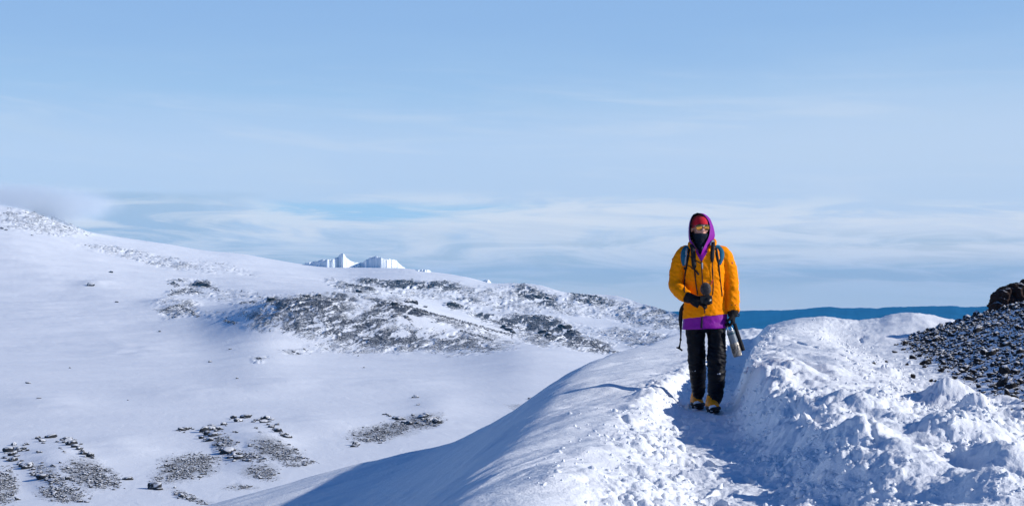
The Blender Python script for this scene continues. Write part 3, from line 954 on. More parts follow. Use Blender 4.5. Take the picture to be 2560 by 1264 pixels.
def build_boulder():
    Yb = 25.0
    q = lambda u, y, d=0.: px(u, y, Yb + d)
    parts = []
    for (u, y, ru, rv, rd, d) in [(2520, 765, 42, 44, 34, .15), (2502, 778, 26, 34, 24, .05), (2540, 735, 32, 28, 28, .15), (2512, 742, 20, 22, 20, .1), (2580, 745, 44, 40, 36, .25), (2560, 762, 40, 34, 34, .1),
                                  (2630, 760, 50, 44, 40, .4), (2494, 800, 18, 20, 18, .0), (2547, 716, 9, 10, 10, .15), (2566, 712, 12, 9, 10, .2), (2528, 782, 20, 18, 18, -.08)]:
        c_, f_ = ico(3)
        s_ = Yb / F
        parts.append((c_ * np.array((ru * s_, rd * s_, rv * s_)) + q(u, y, d), [tuple(int(i) for i in t) for t in f_]))
    co, f = join_np(parts)
    t = mesh_np('tmp', co, f, None)
    md = t.modifiers.new('r', 'REMESH'); md.mode = 'VOXEL'; md.voxel_size = .011
    dg = bpy.context.evaluated_depsgraph_get()
    me = bpy.data.meshes.new_from_object(t.evaluated_get(dg))
    n = len(me.vertices)
    c = np.empty(n * 3, np.float32); me.vertices.foreach_get('co', c); c = c.reshape(-1, 3).astype(float)
    nn = np.empty(n * 3, np.float32); me.vertices.foreach_get('normal', nn); nn = nn.reshape(-1, 3)
    fl = [tuple(p.vertices) for p in me.polygons]
    old = t.data; bpy.data.objects.remove(t); bpy.data.meshes.remove(old); bpy.data.meshes.remove(me)
    a = c[:, 0] + c[:, 1] * .7; b = c[:, 2] + c[:, 1] * .3
    c = c + nn * (.14 * (ridged(a * 3.4, b * 2.2, 4, 720, .6) - .5) + .045 * fbm(a * 12, b * 10, 4, 721, .6))[:, None]
    base = q(2530, 800)
    o = mesh_np('boulder', c - base, fl, M_BROWN)
    o.location = base
    tag(o, 'big brown rock outcrop with dusted ledges on top of the rubble slope', 'boulder')


def join_np(parts):
    co = []; f = []; o = 0
    for c, ff in parts:
        co.append(np.asarray(c, float)); f += [tuple(int(i) + o for i in q) for q in ff]
        o += len(c)
    return np.vstack(co), f


build_boulder()

# ------------------------------------------------------------------ rocks on the far snowfield
A_ = [(20, 1129, 13), (33, 1123, 12), (36, 1113, 7), (45, 1125, 7), (58, 1124, 9), (50, 1128, 5), (30, 1138, 11), (42, 1140, 9), (22, 1150, 7), (32, 1153, 8), (48, 1160, 7), (40, 1150, 8), (12, 1146, 5), (54, 1152, 4), (62, 1166, 8), (70, 1171, 11),
      (80, 1183, 12), (92, 1190, 12), (105, 1196, 11), (118, 1201, 10), (130, 1203, 9), (100, 1184, 6), (154, 1101, 8), (165, 1098, 8), (176, 1098, 9), (187, 1100, 7), (170, 1106, 9), (180, 1112, 9), (188, 1118, 10), (196, 1124, 10), (205, 1130, 10),
      (213, 1136, 10), (222, 1141, 9), (229, 1145, 6), (142, 1105, 6), (95, 1097, 7), (104, 1104, 7), (124, 1094, 9), (68, 1112, 6), (94, 1131, 5), (102, 1131, 4), (150, 1120, 4), (160, 1130, 4), (202, 1111, 4), (133, 1165, 6), (105, 1158, 4), (165, 1170, 4), (150, 1195, 6), (170, 1198, 7), (138, 1186, 5)]
GROUPS = [
    ('lava_rock', 'small black lava rock of the rocky patch in the lower left corner', 'rock', 'black lava rocks in the lower left corner', [(u, y, r) for u, y, r in A_ if u > 0]),
    ('lava_rock', 'small black lava rock of the middle rocky patch in the lower left snow', 'rock', 'black lava rocks of the middle patch', [(u + 491, y - 50, r) for u, y, r in A_] + [(445, 1076, 6), (455, 1076, 7), (466, 1074, 7), (476, 1072, 5)]),
    ('lava_rock', 'small black lava rock of the patch just beyond the smooth snow ridge', 'rock', 'black lava rocks beyond the snow ridge',
     [(1040, 995, 6), (1046, 1013, 4), (964, 1038, 6), (975, 1041, 4), (1033, 1038, 6), (1063, 1041, 9), (1055, 1046, 7), (990, 1047, 9), (999, 1050, 9), (1084, 1051, 9), (1092, 1058, 9), (1088, 1065, 8), (1075, 1053, 7), (1010, 1057, 8), (1021, 1061, 8), (1040, 1060, 6), (957, 1103, 8), (949, 1108, 5), (890, 1114, 10), (882, 1117, 6), (919, 1101, 5)]),
    ('lava_rock', 'small dark lava rock poking out of the snow at the bottom left edge', 'rock', 'dark lava rocks at the bottom left edge', [(388, 1222, 12), (397, 1225, 8), (437, 1219, 5), (440, 1236, 8), (455, 1241, 9), (446, 1247, 6), (470, 1249, 7), (320, 1200, 7), (284, 1225, 5), (310, 1199, 6)]),
    ('lava_rock', 'dark lava rock on the crest of the rocky middle hill', 'rock', 'dark lava rocks on the crests of the middle hill',
     [(1413, 822, 13), (1404, 818, 8), (1424, 828, 9), (1262, 822, 8), (1272, 827, 9), (1282, 832, 7), (897, 730, 9), (1030, 757, 11), (1020, 755, 8), (985, 762, 8), (1062, 768, 6), (1000, 765, 8), (1128, 765, 9), (1140, 766, 7), (1340, 742, 8), (1375, 748, 8), (765, 742, 8), (795, 740, 9), (500, 712, 11), (512, 716, 8), (434, 709, 7), (1370, 838, 9), (1355, 832, 8)]),
    ('lava_rock', 'tiny dark rock lying alone on the smooth open snowfield', 'rock', 'tiny dark rocks scattered over the open snowfield',
     [(278, 683, 7), (292, 756, 4), (98, 998, 4.5), (592, 947, 4), (736, 881, 5), (746, 884, 5), (400, 830, 3.5), (575, 873, 4), (175, 920, 3), (910, 919, 3), (5, 574, 5), (14, 577, 4), (1325, 999, 7), (1336, 1001, 4), (321, 1001, 3), (80, 590, 3)])]
SINGLE = [(228, 716, 8, 'round dark boulder alone on the upper left snowfield'), (70, 958, 6.5, 'dark rock alone on the snow near the left edge'), (526, 906, 7, 'dark rock alone on the snow left of the rocky hill foot'),
          (648, 898, 8, 'low dark rock at the lower left foot of the rocky hill'), (678, 751, 13, 'biggest dark boulder at the left end of the rocky hill crest')]


def place_rock(name, u, y, r, i):
    r = r * rk.choice((.5, .7, .8, .9, 1.0, 1.2)) if r > 5 else r
    p = far_point(u, y)
    s_ = r / F * p[1]
    o = bpy.data.objects.new(name, protos[i % 6])
    COL.objects.link(o)
    o.location = (p[0], p[1], p[2] + s_ * .18)
    o.scale = (s_ * rk.uniform(.85, 1.2), s_ * rk.uniform(.8, 1.1), s_ * rk.uniform(.62, .95))
    o.rotation_euler = (rk.uniform(-.25, .25), rk.uniform(-.25, .25), rk.uniform(0, 6.3))
    return o


for (name, label, cat, grp, pts) in GROUPS:
    for i, (u, y, r) in enumerate(pts):
        tag(place_rock(name, u, y, r * (1.1 if 'open' in label else 1.35), i), label, cat, grp)
        if 'lower left' in label or 'ridge' in label:     # smaller blocks leaning on the bigger ones
            tag(place_rock(name, u + rk.uniform(-1.5, 1.5) * r, y + rk.uniform(-.5, .7) * r, r * rk.uniform(.5, .9), i + 2), label, cat, grp)
for i, (u, y, r, label) in enumerate(SINGLE):
    tag(place_rock('lava_rock', u, y, r, i), label, 'rock')

# ------------------------------------------------------------------ ice cliffs on the skyline
M_ICE, q_, b_ = new_mat('glacier_ice')
ob_ = q_.node('ShaderNodeTexCoord').outputs['Object']
q_.put(b_.inputs['Base Color'], q_.ramp(q_.noise(q_.xyz(q_.sep(ob_)[0], q_.sep(ob_)[1], q_.mul(q_.sep(ob_)[2], .12)), .55, 4., .6), [(.3, (.74, .83, .88)), (.6, (.90, .93, .95))]))
b_.inputs['Roughness'].default_value = .5


def ice(label, top, base, front, Y0, depth, flute=1.1):
    us = np.arange(top[0][0], top[-1][0] + .01, .5)
    T_ = T(top); B_ = T(base); Fr = T(front)
    yt = np.interp(us, T_[:, 0], T_[:, 1]); yb = np.interp(us, B_[:, 0], B_[:, 1])
    fo = np.interp(us, Fr[:, 0], Fr[:, 1])
    hgt = np.clip((yb - yt) / 14.0, 0, 1)
    yt = yt + hgt * (1.5 + 2.4 * fbm(us / 9.0, us * 0 + top[0][0], 3, 754) + .8 * fbm(us / 2.5, us * 0, 2, 755))
    fo = fo + 7 * fbm(us / 12.0, us * 0 + top[0][0], 3, 756)
    co = []
    x_ = us / F * Y0
    fl = 2.0 * flute * (ridged(x_ * .36, x_ * 0, 3, 750) - .5) + .9 * flute * fbm(x_ * 1.1, x_ * 0, 2, 751)
    H = [-.35, 0, .35, .7, .93, 1.0, 1.02, .96, .6, -.4]
    D_ = [0, 0, .3, .9, 1.8, 3.2, .35 * depth, .7 * depth, .95 * depth, depth]
    for j, (h, d) in enumerate(zip(H, D_)):
        Yr_ = Y0 + fo + d + (fl * (1 - .35 * h) if j < 5 else 0) + .5 * fbm(x_ * .5 + j * 5, x_ * 0 + j, 2, 752)
        zt = CAMZ + (HZ - yt) / F * (Y0 + fo); zb = CAMZ + (HZ - yb) / F * (Y0 + fo)
        co.append(np.stack([(us - 1280) / F * Yr_, Yr_, zb + (zt - zb) * h + .55 * fbm(x_ * .8, x_ * 0 + j * 3, 3, 753) * (0 < h)], -1))
    co = np.array(co)
    m, n = co.shape[:2]
    f = [tuple(int(i) for i in t) for t in grid_faces(m, n)]
    f.append(tuple(range(0, m * n, n))); f.append(tuple(range(n - 1, m * n, n))[::-1])
    c0_ = co.reshape(-1, 3)
    b = np.array((c0_[:, 0].mean(), c0_[:, 1].mean(), c0_[:, 2].min()))
    o = mesh_np('ice_cliff', c0_ - b, f, M_ICE)
    o.location = b
    tag(o, label, 'glacier')


ice('white ice cliff with a pointed peak and a low left shelf on the skyline', [(760, 661), (764, 655), (776, 653), (790, 651), (800, 648), (815, 646.5), (828, 647), (838, 643), (846, 640), (851, 633), (857, 631.5), (861, 634), (866, 642), (874, 648), (884, 653), (894, 654.5), (904, 655)],
    [(760, 668), (820, 673), (904, 671)], [(760, 12), (790, 7), (824, 0), (845, 8), (858, 4), (870, 14), (904, 34)], 1405, 70)
ice('rounded white ice cliff with a fluted right wall beside the peaked one', [(903, 656), (912, 650), (925, 642), (940, 638), (950, 641), (962, 645.5), (978, 646), (990, 648), (996, 655), (1003, 661), (1013, 669)],
    [(903, 671), (960, 672), (1013, 676)], [(903, 14), (935, 8), (963, 0), (975, 8), (995, 24), (1013, 46)], 1395, 70, 1.6)
ice('small flat topped ice block standing right of the two big ice cliffs', [(1037, 676), (1040, 673), (1052, 672.5), (1066, 672), (1074, 673), (1078, 678)], [(1037, 686), (1078, 686)], [(1037, 8), (1044, 0), (1070, 4), (1078, 14)], 1270, 18, .9)
ice('tiny ice lump low on the skyline, rightmost of the white ice', [(1203, 705), (1208, 700), (1216, 697), (1222, 698), (1227, 703), (1229, 707)], [(1203, 712), (1229, 712)], [(1203, 8), (1218, 0), (1229, 8)], 1205, 14, .5)


# ------------------------------------------------------------------ mist lying over the upper left slope
def build_gravel():
    r = np.random.RandomState(41)
    us, v, FX, FYY, FZ = FAR
    PT = [(225, 1188, 62, 26, .15), (250, 1210, 40, 8, .05), (158, 1236, 52, 18, .1), (8, 1215, 30, 40, .1), (125, 1192, 36, 14, .5), (470, 1166, 62, 26, -.1), (430, 1185, 40, 14, -.3), (500, 1150, 40, 10, -.1), (690, 1128, 52, 20, .2), (716, 1140, 40, 10, .2), (655, 1182, 36, 16, .1), (745, 1160, 34, 6, -.1), (620, 1142, 40, 12, .2), (600, 1218, 26, 4, 0), (560, 1110, 30, 22, .5),
          (950, 1080, 66, 16, -.15), (1000, 1066, 60, 14, -.15), (1070, 1052, 30, 14, -.1), (470, 1244, 36, 8, .4), (930, 1096, 40, 8, 0)]
    P_ = []
    for (cu, cv, ru, rv, tl) in PT:
        n = int(ru * rv * 1.35)
        a = r.uniform(0, 2 * math.pi, n); q = np.sqrt(r.uniform(size=n)) * (1 + .25 * r.normal(size=n))
        u = cu + np.cos(a) * q * ru; y = cv + np.sin(a) * q * rv + tl * (u - cu)
        ok = fbm(u / 20.0, y / 9.0, 3, 770) > -.12
        P_.append(np.stack([u[ok], y[ok]], -1))
    P_ = np.vstack(P_)
    # each stone set on the snow surface
    out = []
    for (u, y) in P_:
        if u < -40 or y > 1290: continue
        j = min(int(np.searchsorted(us, u)), len(us) - 1)
        yy = HZ - (FZ[:, j] - CAMZ) / FYY[:, j] * F
        i = int(np.argmax(yy <= y))
        out.append((FX[i, j], FYY[i, j] + r.uniform(-.25, .25), FZ[i, j]))
    out = np.array(out)
    size = np.clip(.085 * np.exp(r.normal(0, .5, len(out))), .03, .32)
    bed('gravel', [rocky(1, 90 + k, .5, (1, .9, .6)) for k in range(5)], out[:, 0], out[:, 1], out[:, 2], size, r, M_LAVA, .12)


build_gravel()


def build_hill_rubble():
    r = np.random.RandomState(51)
    us, v, FX, FYY, FZ = FAR
    N = 420000
    u = r.uniform(-20, 1740, N); y = r.uniform(520, 900, N)
    k = rock_field(u, y)
    cl = fbm(u / 34.0, y / 9.0, 4, 780) * 1.7 + fbm(u / 9.0, y / 3.5, 3, 781) * .9
    keep = r.uniform(size=N) < np.clip((k - .30) * 1.1 + cl * .75 * (k > .12), 0, 1) * .30
    u = u[keep]; y = y[keep]
    sz = np.clip(.95 * np.exp(r.normal(0, .45, len(u))), .4, 4.0)
    CR = [[(734, 747), (765, 742), (800, 741), (842, 749)], [(863, 710), (895, 714), (931, 722)], [(900, 702), (950, 701), (1000, 704), (1048, 711)], [(926, 763), (970, 758), (1007, 762)],
          [(1007, 763), (1050, 774), (1090, 786), (1140, 799), (1190, 812), (1240, 826), (1284, 836)], [(1118, 765), (1156, 766)], [(982, 788), (1000, 784), (1018, 792), (1030, 802)], [(1200, 795), (1235, 802), (1265, 813), (1300, 818)],
          [(1317, 788), (1377, 793)], [(1299, 735), (1330, 728), (1371, 739)], [(420, 708), (447, 712)], [(488, 708), (512, 712), (545, 724)], [(420, 738), (440, 729), (460, 721), (480, 726), (502, 732)], [(405, 776), (430, 765), (445, 762), (465, 772), (498, 792)],
          [(1395, 818), (1412, 812), (1432, 832)], [(1340, 838), (1370, 842), (1385, 852)], [(1430, 733), (1470, 738), (1500, 742)], [(1440, 748), (1500, 755), (1530, 762)], [(1040, 716), (1100, 716), (1150, 722)], [(668, 752), (690, 749)],
          [(600, 756), (640, 752)], [(1150, 826), (1200, 838), (1230, 850)], [(1480, 860), (1510, 874), (1545, 880)], [(215, 556), (228, 550), (232, 562)], [(560, 800), (590, 806)]]
    au = []; ay = []; asz = []
    for c in CR:
        for (u0, y0), (u1, y1) in zip(c[:-1], c[1:]):
            n = int(abs(u1 - u0) * 2.1) + 4
            t = r.uniform(size=n)
            au.append(u0 + (u1 - u0) * t + r.normal(0, 2.5, n)); ay.append(y0 + (y1 - y0) * t + np.abs(r.normal(0, 3.2, n)) - .5)
            asz.append(np.clip(1.5 * np.exp(r.normal(0, .45, n)), .6, 4.6))
    u = np.concatenate([u] + au); y = np.concatenate([y] + ay); sz = np.concatenate([sz] + asz)
    j = np.clip(np.searchsorted(us, u), 0, len(us) - 1)
    YY = HZ - (FZ - CAMZ) / FYY * F
    first = np.empty(len(u), int)
    o = np.argsort(j)
    for q in o:
        first[q] = int(np.argmax(YY[:, j[q]] <= y[q]))
    ok = first > 3
    first = first[ok]; j = j[ok]; sz = sz[ok]
    X = FX[first, j]; Y = FYY[first, j]; Z = FZ[first, j]
    bed('rubble', [rocky(1, 60 + k_, .5, (1.25, 1.0, .62)) for k_ in range(6)], X, Y, Z, sz / F * Y, r, M_LAVA, .15)


build_hill_rubble()


def build_mist():
    c = px(20, 512, 1235)
    co, f = ico(4)
    co = co * np.array((120, 66, 24))
    m = bpy.data.materials.new('mist')
    m.use_nodes = True
    t = m.node_tree
    t.nodes.clear()
    q = G(t)
    ob = q.node('ShaderNodeTexCoord').outputs['Object']
    p = q.sep(ob)
    r2 = q.add(q.add(q.m('POWER', q.m('ABSOLUTE', q.mul(p[0], 1 / 120.)), 2.), q.m('POWER', q.m('ABSOLUTE', q.mul(p[1], 1 / 66.)), 2.)), q.m('POWER', q.m('ABSOLUTE', q.mul(p[2], 1 / 24.)), 2.))
    d_ = q.ss(q.add(r2, q.mul(q.sub(q.noise(ob, .03, 3., .6), .5), .8)), .0, .98, 1., 0.)
    d = q.mul(q.mul(d_, d_), .065)
    pv = q.node('ShaderNodeVolumePrincipled')
    pv.inputs['Color'].default_value = (.86, .93, 1, 1)
    q.put(pv.inputs['Density'], d)
    out = q.node('ShaderNodeOutputMaterial')
    t.links.new(pv.outputs[0], out.inputs['Volume'])
    o = mesh_np('mist', co, f, m)
    o.location = c
    tag(o, kind='stuff')


build_mist()

# ================================================================== PERSON
from mathutils.bvhtree import BVHTree
PX = 284.4                      # photo pixels per metre at the walker
PY = 12.65                      # distance of the walker
BASE = np.array((1.71, PY, 0.0))
person = empty('person', BASE)
tag(person, 'hiker in orange jacket with purple hood and black trousers walking along the snow trench', 'person')


def P(u, y, d=0.0):
    return px(u, y, PY + d)


def spline(pts, n=6):
    """Catmull-Rom through rows of numbers"""
    p = np.asarray(pts, float)
    e = np.vstack([2 * p[0] - p[1], p, 2 * p[-1] - p[-2]])
    out = []
    for i in range(len(p) - 1):
        a, b, c, d = e[i:i + 4]
        for k in range(n):
            t = k / n
            out.append(.5 * ((2 * b) + (-a + c) * t + (2 * a - 5 * b + 4 * c - d) * t * t + (-a + 3 * b - 3 * c + d) * t**3))
    out.append(p[-1])
    return np.array(out)


def tube(rows, n=28, sub=5, cap=True, ref=(0, 1, 0), power=2.0, scale=PX):
    """rows: (x, y, z, half width, half depth) in metres/px; rings set across the path"""
    r = spline([list(q) if len(q) == 5 else list(q) + [q[-1]] for q in rows], sub)
    pts = r[:, :3]; rad = np.maximum(r[:, 3:5], .3) / scale
    tg = np.gradient(pts, axis=0)
    tg /= np.linalg.norm(tg, axis=1)[:, None] + 1e-9
    side = np.cross(tg[0], ref); side /= np.linalg.norm(side) + 1e-9
    co = []
    a = np.arange(n) * 2 * math.pi / n
    ca = np.sign(np.cos(a)) * np.abs(np.cos(a)) ** (2 / power)
    sa = np.sign(np.sin(a)) * np.abs(np.sin(a)) ** (2 / power)
    for i in range(len(pts)):
        side = side - tg[i] * side.dot(tg[i]); side /= np.linalg.norm(side) + 1e-9
        dep = np.cross(side, tg[i])
        co.append(pts[i] + ca[:, None] * side * rad[i, 0] + sa[:, None] * dep * rad[i, 1])
    m = len(pts)
    co = np.array(co).reshape(-1, 3)
    f = [(i * n + j, i * n + (j + 1) % n, (i + 1) * n + (j + 1) % n, (i + 1) * n + j) for i in range(m - 1) for j in range(n)]
    if cap:
        f.append(tuple(range(n))[::-1])
        f.append(tuple(range((m - 1) * n, m * n)))
    return co, f


def rowsP(lst):
    """(u, y, d, half width px, half depth px) -> tube rows"""
    return [tuple(P(q[0], q[1], q[2])) + tuple(q[3:]) for q in lst]


def ellipsoid(c, r, n=24, m=16, ax=None):
    th = np.linspace(0, math.pi, m + 1)[1:-1]; ph = np.arange(n) * 2 * math.pi / n
    co = [(0, 0, 1)] + [(math.sin(t) * math.cos(p), math.sin(t) * math.sin(p), math.cos(t)) for t in th for p in ph] + [(0, 0, -1)]
    co = np.array(co) * np.asarray(r)
    if ax is not None:
        co = co @ np.array(ax).T
    k = len(th)
    f = [(0, 1 + j, 1 + (j + 1) % n) for j in range(n)]
    f += [(1 + i * n + j, 1 + (i + 1) * n + j, 1 + (i + 1) * n + (j + 1) % n, 1 + i * n + (j + 1) % n) for i in range(k - 1) for j in range(n)]
    f += [(1 + (k - 1) * n + j, len(co) - 1, 1 + (k - 1) * n + (j + 1) % n) for j in range(n)]
    return co + np.asarray(c), f


def join(parts):
    co = []; f = []; o = 0
    for c, ff in parts:
        co.append(np.asarray(c, float)); f += [tuple(int(i) + o for i in q) for q in ff]
        o += len(c)
    return np.vstack(co), f


def obj(name, co, f, mat, parent=None, base=BASE, shade=True):
    return mesh_np(name, np.asarray(co) - np.asarray(base), f, mat, parent, shade)


def fuse(name, parts, voxel, mat, parent, base=BASE, it=6, disp=None, fac=.5):
    """one continuous skin over overlapping pieces"""
    co, f = join(parts)
    t = mesh_np('tmp', co, f, None)
    md = t.modifiers.new('r', 'REMESH'); md.mode = 'VOXEL'; md.voxel_size = voxel
    if it:
        sm = t.modifiers.new('s', 'SMOOTH'); sm.iterations = it; sm.factor = fac
    dg = bpy.context.evaluated_depsgraph_get()
    me = bpy.data.meshes.new_from_object(t.evaluated_get(dg))
    n = len(me.vertices)
    c = np.empty(n * 3, np.float32); me.vertices.foreach_get('co', c); c = c.reshape(-1, 3).astype(float)
    nn = np.empty(n * 3, np.float32); me.vertices.foreach_get('normal', nn); nn = nn.reshape(-1, 3)
    fl = [tuple(p.vertices) for p in me.polygons]
    old = t.data
    bpy.data.objects.remove(t); bpy.data.meshes.remove(me); bpy.data.meshes.remove(old)
    if disp is not None:
        c = c + nn * disp(c, nn)[:, None]
    o = obj(name, c, fl, mat, parent, base)
    o['_'] = 0; del o['_']
    return o, BVHTree.FromPolygons([tuple(v) for v in c], fl)


def hit(bvh, u, y, dflt=-.13, off=0.0):
    o = Vector((0, 0, CAMZ)); d = Vector(P(u, y)) - o; d.normalize()
    r = bvh.ray_cast(o, d)
    p = np.array(r[0]) if r[0] is not None else P(u, y, dflt)
    return p - np.array(d) * off


def ribbon(bvh, pts, th=.004, off=.002, dflt=-.13, sub=6, smoothz=True):
    """flat band following the surface; pts = (u, y, half width px)"""
    s = spline(pts, sub)
    ctr = [hit(bvh, q[0], q[1], dflt, off) for q in s]
    Yv = np.array([c[1] for c in ctr])
    if smoothz:
        for _ in range(3):
            Yv[1:-1] = np.minimum(Yv[1:-1], (Yv[:-2] + Yv[2:]) / 2 * .5 + Yv[1:-1] * .5)
    L = []
    for i, q in enumerate(s):
        a = s[min(i + 1, len(s) - 1)] - s[max(i - 1, 0)]
        nx, ny = -a[1], a[0]; l = math.hypot(nx, ny) + 1e-9
        for sg in (-1, 0, 1):
            uu = q[0] + sg * nx / l * q[2]; yy = q[1] + sg * ny / l * q[2]
            Yp = Yv[i] + (.25 * th if sg else -.0)
            L.append(px(uu, yy, Yp - th)); L.append(px(uu, yy, Yp + th))
    f = []
    k = 6
    for i in range(len(s) - 1):
        o0, o1 = i * k, (i + 1) * k
        ring = [0, 2, 4, 5, 3, 1]
        for j in range(6):
            a, b = ring[j], ring[(j + 1) % 6]
            f.append((o0 + a, o0 + b, o1 + b, o1 + a))
    f.append(tuple([0, 2, 4, 5, 3, 1])[::-1]); e = (len(s) - 1) * k
    f.append(tuple(e + j for j in [0, 2, 4, 5, 3, 1]))
    return np.array(L), f


# ------------------------------------------------------------------ materials of the walker
def cloth(name, rgb, rough=.75, var=.10, bump=.0012, bscale=260., sheen=0., spec=.25):
    return plain_mat(name, rgb, rough, var, 25.0, bump, bscale, 0.0, spec, sheen)


M_ORANGE = cloth('orange_shell', (1.0, .285, .0010), .7, .05, spec=.06)
M_PURPLE = cloth('purple_shell', (.24, .004, .30), .5, .08)
M_LINING = cloth('hood_lining', (.012, .010, .022), .8)
M_RED = cloth('red_knit', (.50, .004, .022), .9, .12, .002, 420., .2)
M_NAVY = cloth('navy_fleece', (.006, .012, .026), .9, .2, .002, 320.)
M_BLACK = cloth('black_shell', (.0018, .0026, .0065), .5, .25, .0012, 160., 0, .12)
M_GLOVE = cloth('black_glove', (.007, .007, .010), .8, .25, .0015, 300.)
M_STRAP = cloth('black_webbing', (.010, .011, .016), .7, .2)
M_TEAL = cloth('teal_pack', (.004, .115, .215), .7, .12)
M_GREY = cloth('grey_webbing', (.33, .36, .42), .7, .1)
M_SKIN = cloth('skin', (.70, .36, .29), .5, .08, .0006, 500.)
M_RUBBER = cloth('black_rubber', (.014, .014, .016), .55, .2)
M_BOOT = cloth('orange_boot', (.90, .30, .006), .5, .15)
M_METAL = plain_mat('brushed_steel', (.40, .43, .46), .35, .05, 40., metal=1.0)

# ------------------------------------------------------------------ body: one continuous figure under the clothes
HEAD = (1749, 572)
yaw = math.radians(-11)                 # head turned a little to the picture's left
ax = np.array(((math.cos(yaw), -math.sin(yaw), 0), (math.sin(yaw), math.cos(yaw), 0), (0, 0, 1))).T
hc = P(HEAD[0], HEAD[1], 0.0)


def hd(x, y, z):
    """head frame: x to the picture's right, y backwards, z up (metres)"""
    return hc + ax @ np.array((x, y, z))


bp = []
bp.append(ellipsoid(hd(0, .012, .030), (.070, .088, .082), 28, 20, ax))            # skull
bp.append(ellipsoid(hd(0, -.018, -.035), (.055, .062, .072), 24, 18, ax))           # jaw and face
bp.append(tube([(*hd(0, -.070, .022), 2.2), (*hd(0, -.086, .000), 3.2), (*hd(0, -.094, -.016), 4.2), (*hd(0, -.084, -.024), 3.6)], 12, 4))   # nose
for sx in (-1, 1):
    bp.append(ellipsoid(hd(sx * .012, -.080, -.021), (.008, .010, .007), 10, 8, ax))   # nostril wings
    bp.append(ellipsoid(hd(sx * .036, -.058, -.014), (.020, .018, .020), 14, 10, ax))  # cheeks
    bp.append(ellipsoid(hd(sx * .030, -.062, .034), (.024, .014, .009), 14, 10, ax))   # brow
    bp.append(ellipsoid(hd(sx * .030, -.064, .012), (.014, .010, .010), 12, 8, ax))    # eyes behind the lenses
    bp.append(ellipsoid(hd(sx * .071, .010, .000), (.010, .018, .030), 12, 10, ax))    # ears
bp.append(ellipsoid(hd(0, -.078, -.043), (.024, .010, .006), 16, 8, ax))            # upper lip
bp.append(ellipsoid(hd(0, -.076, -.052), (.020, .010, .006), 16, 8, ax))            # lower lip
bp.append(ellipsoid(hd(0, -.066, -.085), (.022, .018, .018), 16, 10, ax))           # chin
bp.append(tube(rowsP([(1752, 585, .02, 17), (1755, 612, .02, 16), (1757, 630, .02, 22)]), 20))     # neck
bp.append(tube(rowsP([(1757, 622, .01, 30, 20), (1759, 640, .01, 44, 26), (1761, 680, .01, 42, 28), (1762, 730, .01, 38, 26), (1763, 790, .01, 42, 28), (1763, 826, .01, 42, 28)]), 32))
ARM_R = [(1806, 630, .01), (1818, 650, .01), (1825, 692, .01), (1829, 735, -.02), (1832, 780, -.05)]
ARM_L = [(1708, 632, .01), (1697, 655, .01), (1691, 694, .0), (1691, 714, -.03), (1703, 732, -.12), (1718, 742, -.185)]
bp.append(tube(rowsP([(*p, r) for p, r in zip(ARM_R, (12, 12, 10, 9, 8))]), 16))
bp.append(tube(rowsP([(*p, r) for p, r in zip(ARM_L, (12, 12, 10, 9, 9, 8))]), 16))
LEG_R = [(1789, 822, .0), (1790, 858, -.03), (1790, 898, -.08), (1791, 950, -.10), (1788, 1000, -.12), (1787, 1018, -.13)]
LEG_L = [(1740, 822, .02), (1741, 858, .04), (1742, 892, .06), (1744, 940, .15), (1747, 985, .25), (1748, 1006, .27)]
bp.append(tube(rowsP([(*p, r) for p, r in zip(LEG_R, (20, 19, 14, 12, 10, 9))]), 20))
bp.append(tube(rowsP([(*p, r) for p, r in zip(LEG_L, (20, 19, 14, 12, 10, 9))]), 20))
foot = lambda X, Yt, z0=0.: [(X, Yt + .26, z0 + .06, 7), (X, Yt + .18, z0 + .06, 9), (X, Yt + .10, z0 + .05, 9), (X, Yt + .04, z0 + .045, 8)]
FX_R, FY_R = px(1785.5, 1033, 12.35)[0], 12.35
FX_L, FY_L = px(1746.5, 1022, 12.80)[0], 12.80
bp.append(tube(foot(FX_R, FY_R), 14, ref=(0, 0, 1)))
bp.append(tube(foot(FX_L, FY_L), 14, ref=(0, 0, 1)))


def hand(wrist, knuck, palm_n, spread, fingers, thumb, r=1.0, wr=7.5):
    """palm from wrist to knuckles, five separate fingers given as bend points in the palm frame"""
    w = np.array(wrist); k = np.array(knuck)
    fwd = (k - w) / np.linalg.norm(k - w)
    n_ = np.array(palm_n, float); n_ -= fwd * n_.dot(fwd); n_ /= np.linalg.norm(n_)     # towards the palm side
    sd = np.cross(fwd, n_) * spread
    L = np.linalg.norm(k - w)
    out = [tube([(*(w - fwd * .03), wr * r), (*w, wr * r), (*(w + fwd * L * .45), 11.5 * r, 6.2 * r), (*(w + fwd * L), 12 * r, 5.2 * r), (*(w + fwd * (L + .008)), 9 * r, 4 * r)], 18, 4, ref=tuple(n_))]
    for i, chain in enumerate(fingers):
        o = k + sd * (.030 - .020 * i) - fwd * .012
        rows = [(*o, 3.3 * r)]
        p = o
        for (a, ln) in chain:
            p = p + (fwd * math.cos(a) + n_ * math.sin(a)) * ln
            rows.append((*p, 3.0 * r))
        out.append(tube(rows, 10, 4))
    o = w + fwd * L * .30 + sd * .034
    rows = [(*o, 4.0 * r)]
    p = o
    for (a, b, ln) in thumb:                         # a bends to the palm, b spreads sideways
        p = p + (fwd * math.cos(a) * math.cos(b) + n_ * math.sin(a) + sd * math.sin(b) * math.cos(a)) * ln
        rows.append((*p, 3.5 * r))
    out.append(tube(rows, 10, 4))
    return out


curl = lambda s_: [[(.35 * s_, .040), (1.0 * s_, .028), (1.9 * s_, .022)], [(.4 * s_, .044), (1.1 * s_, .030), (2.0 * s_, .023)],
                   [(.45 * s_, .041), (1.2 * s_, .028), (2.1 * s_, .022)], [(.5 * s_, .033), (1.3 * s_, .022), (2.2 * s_, .018)]]
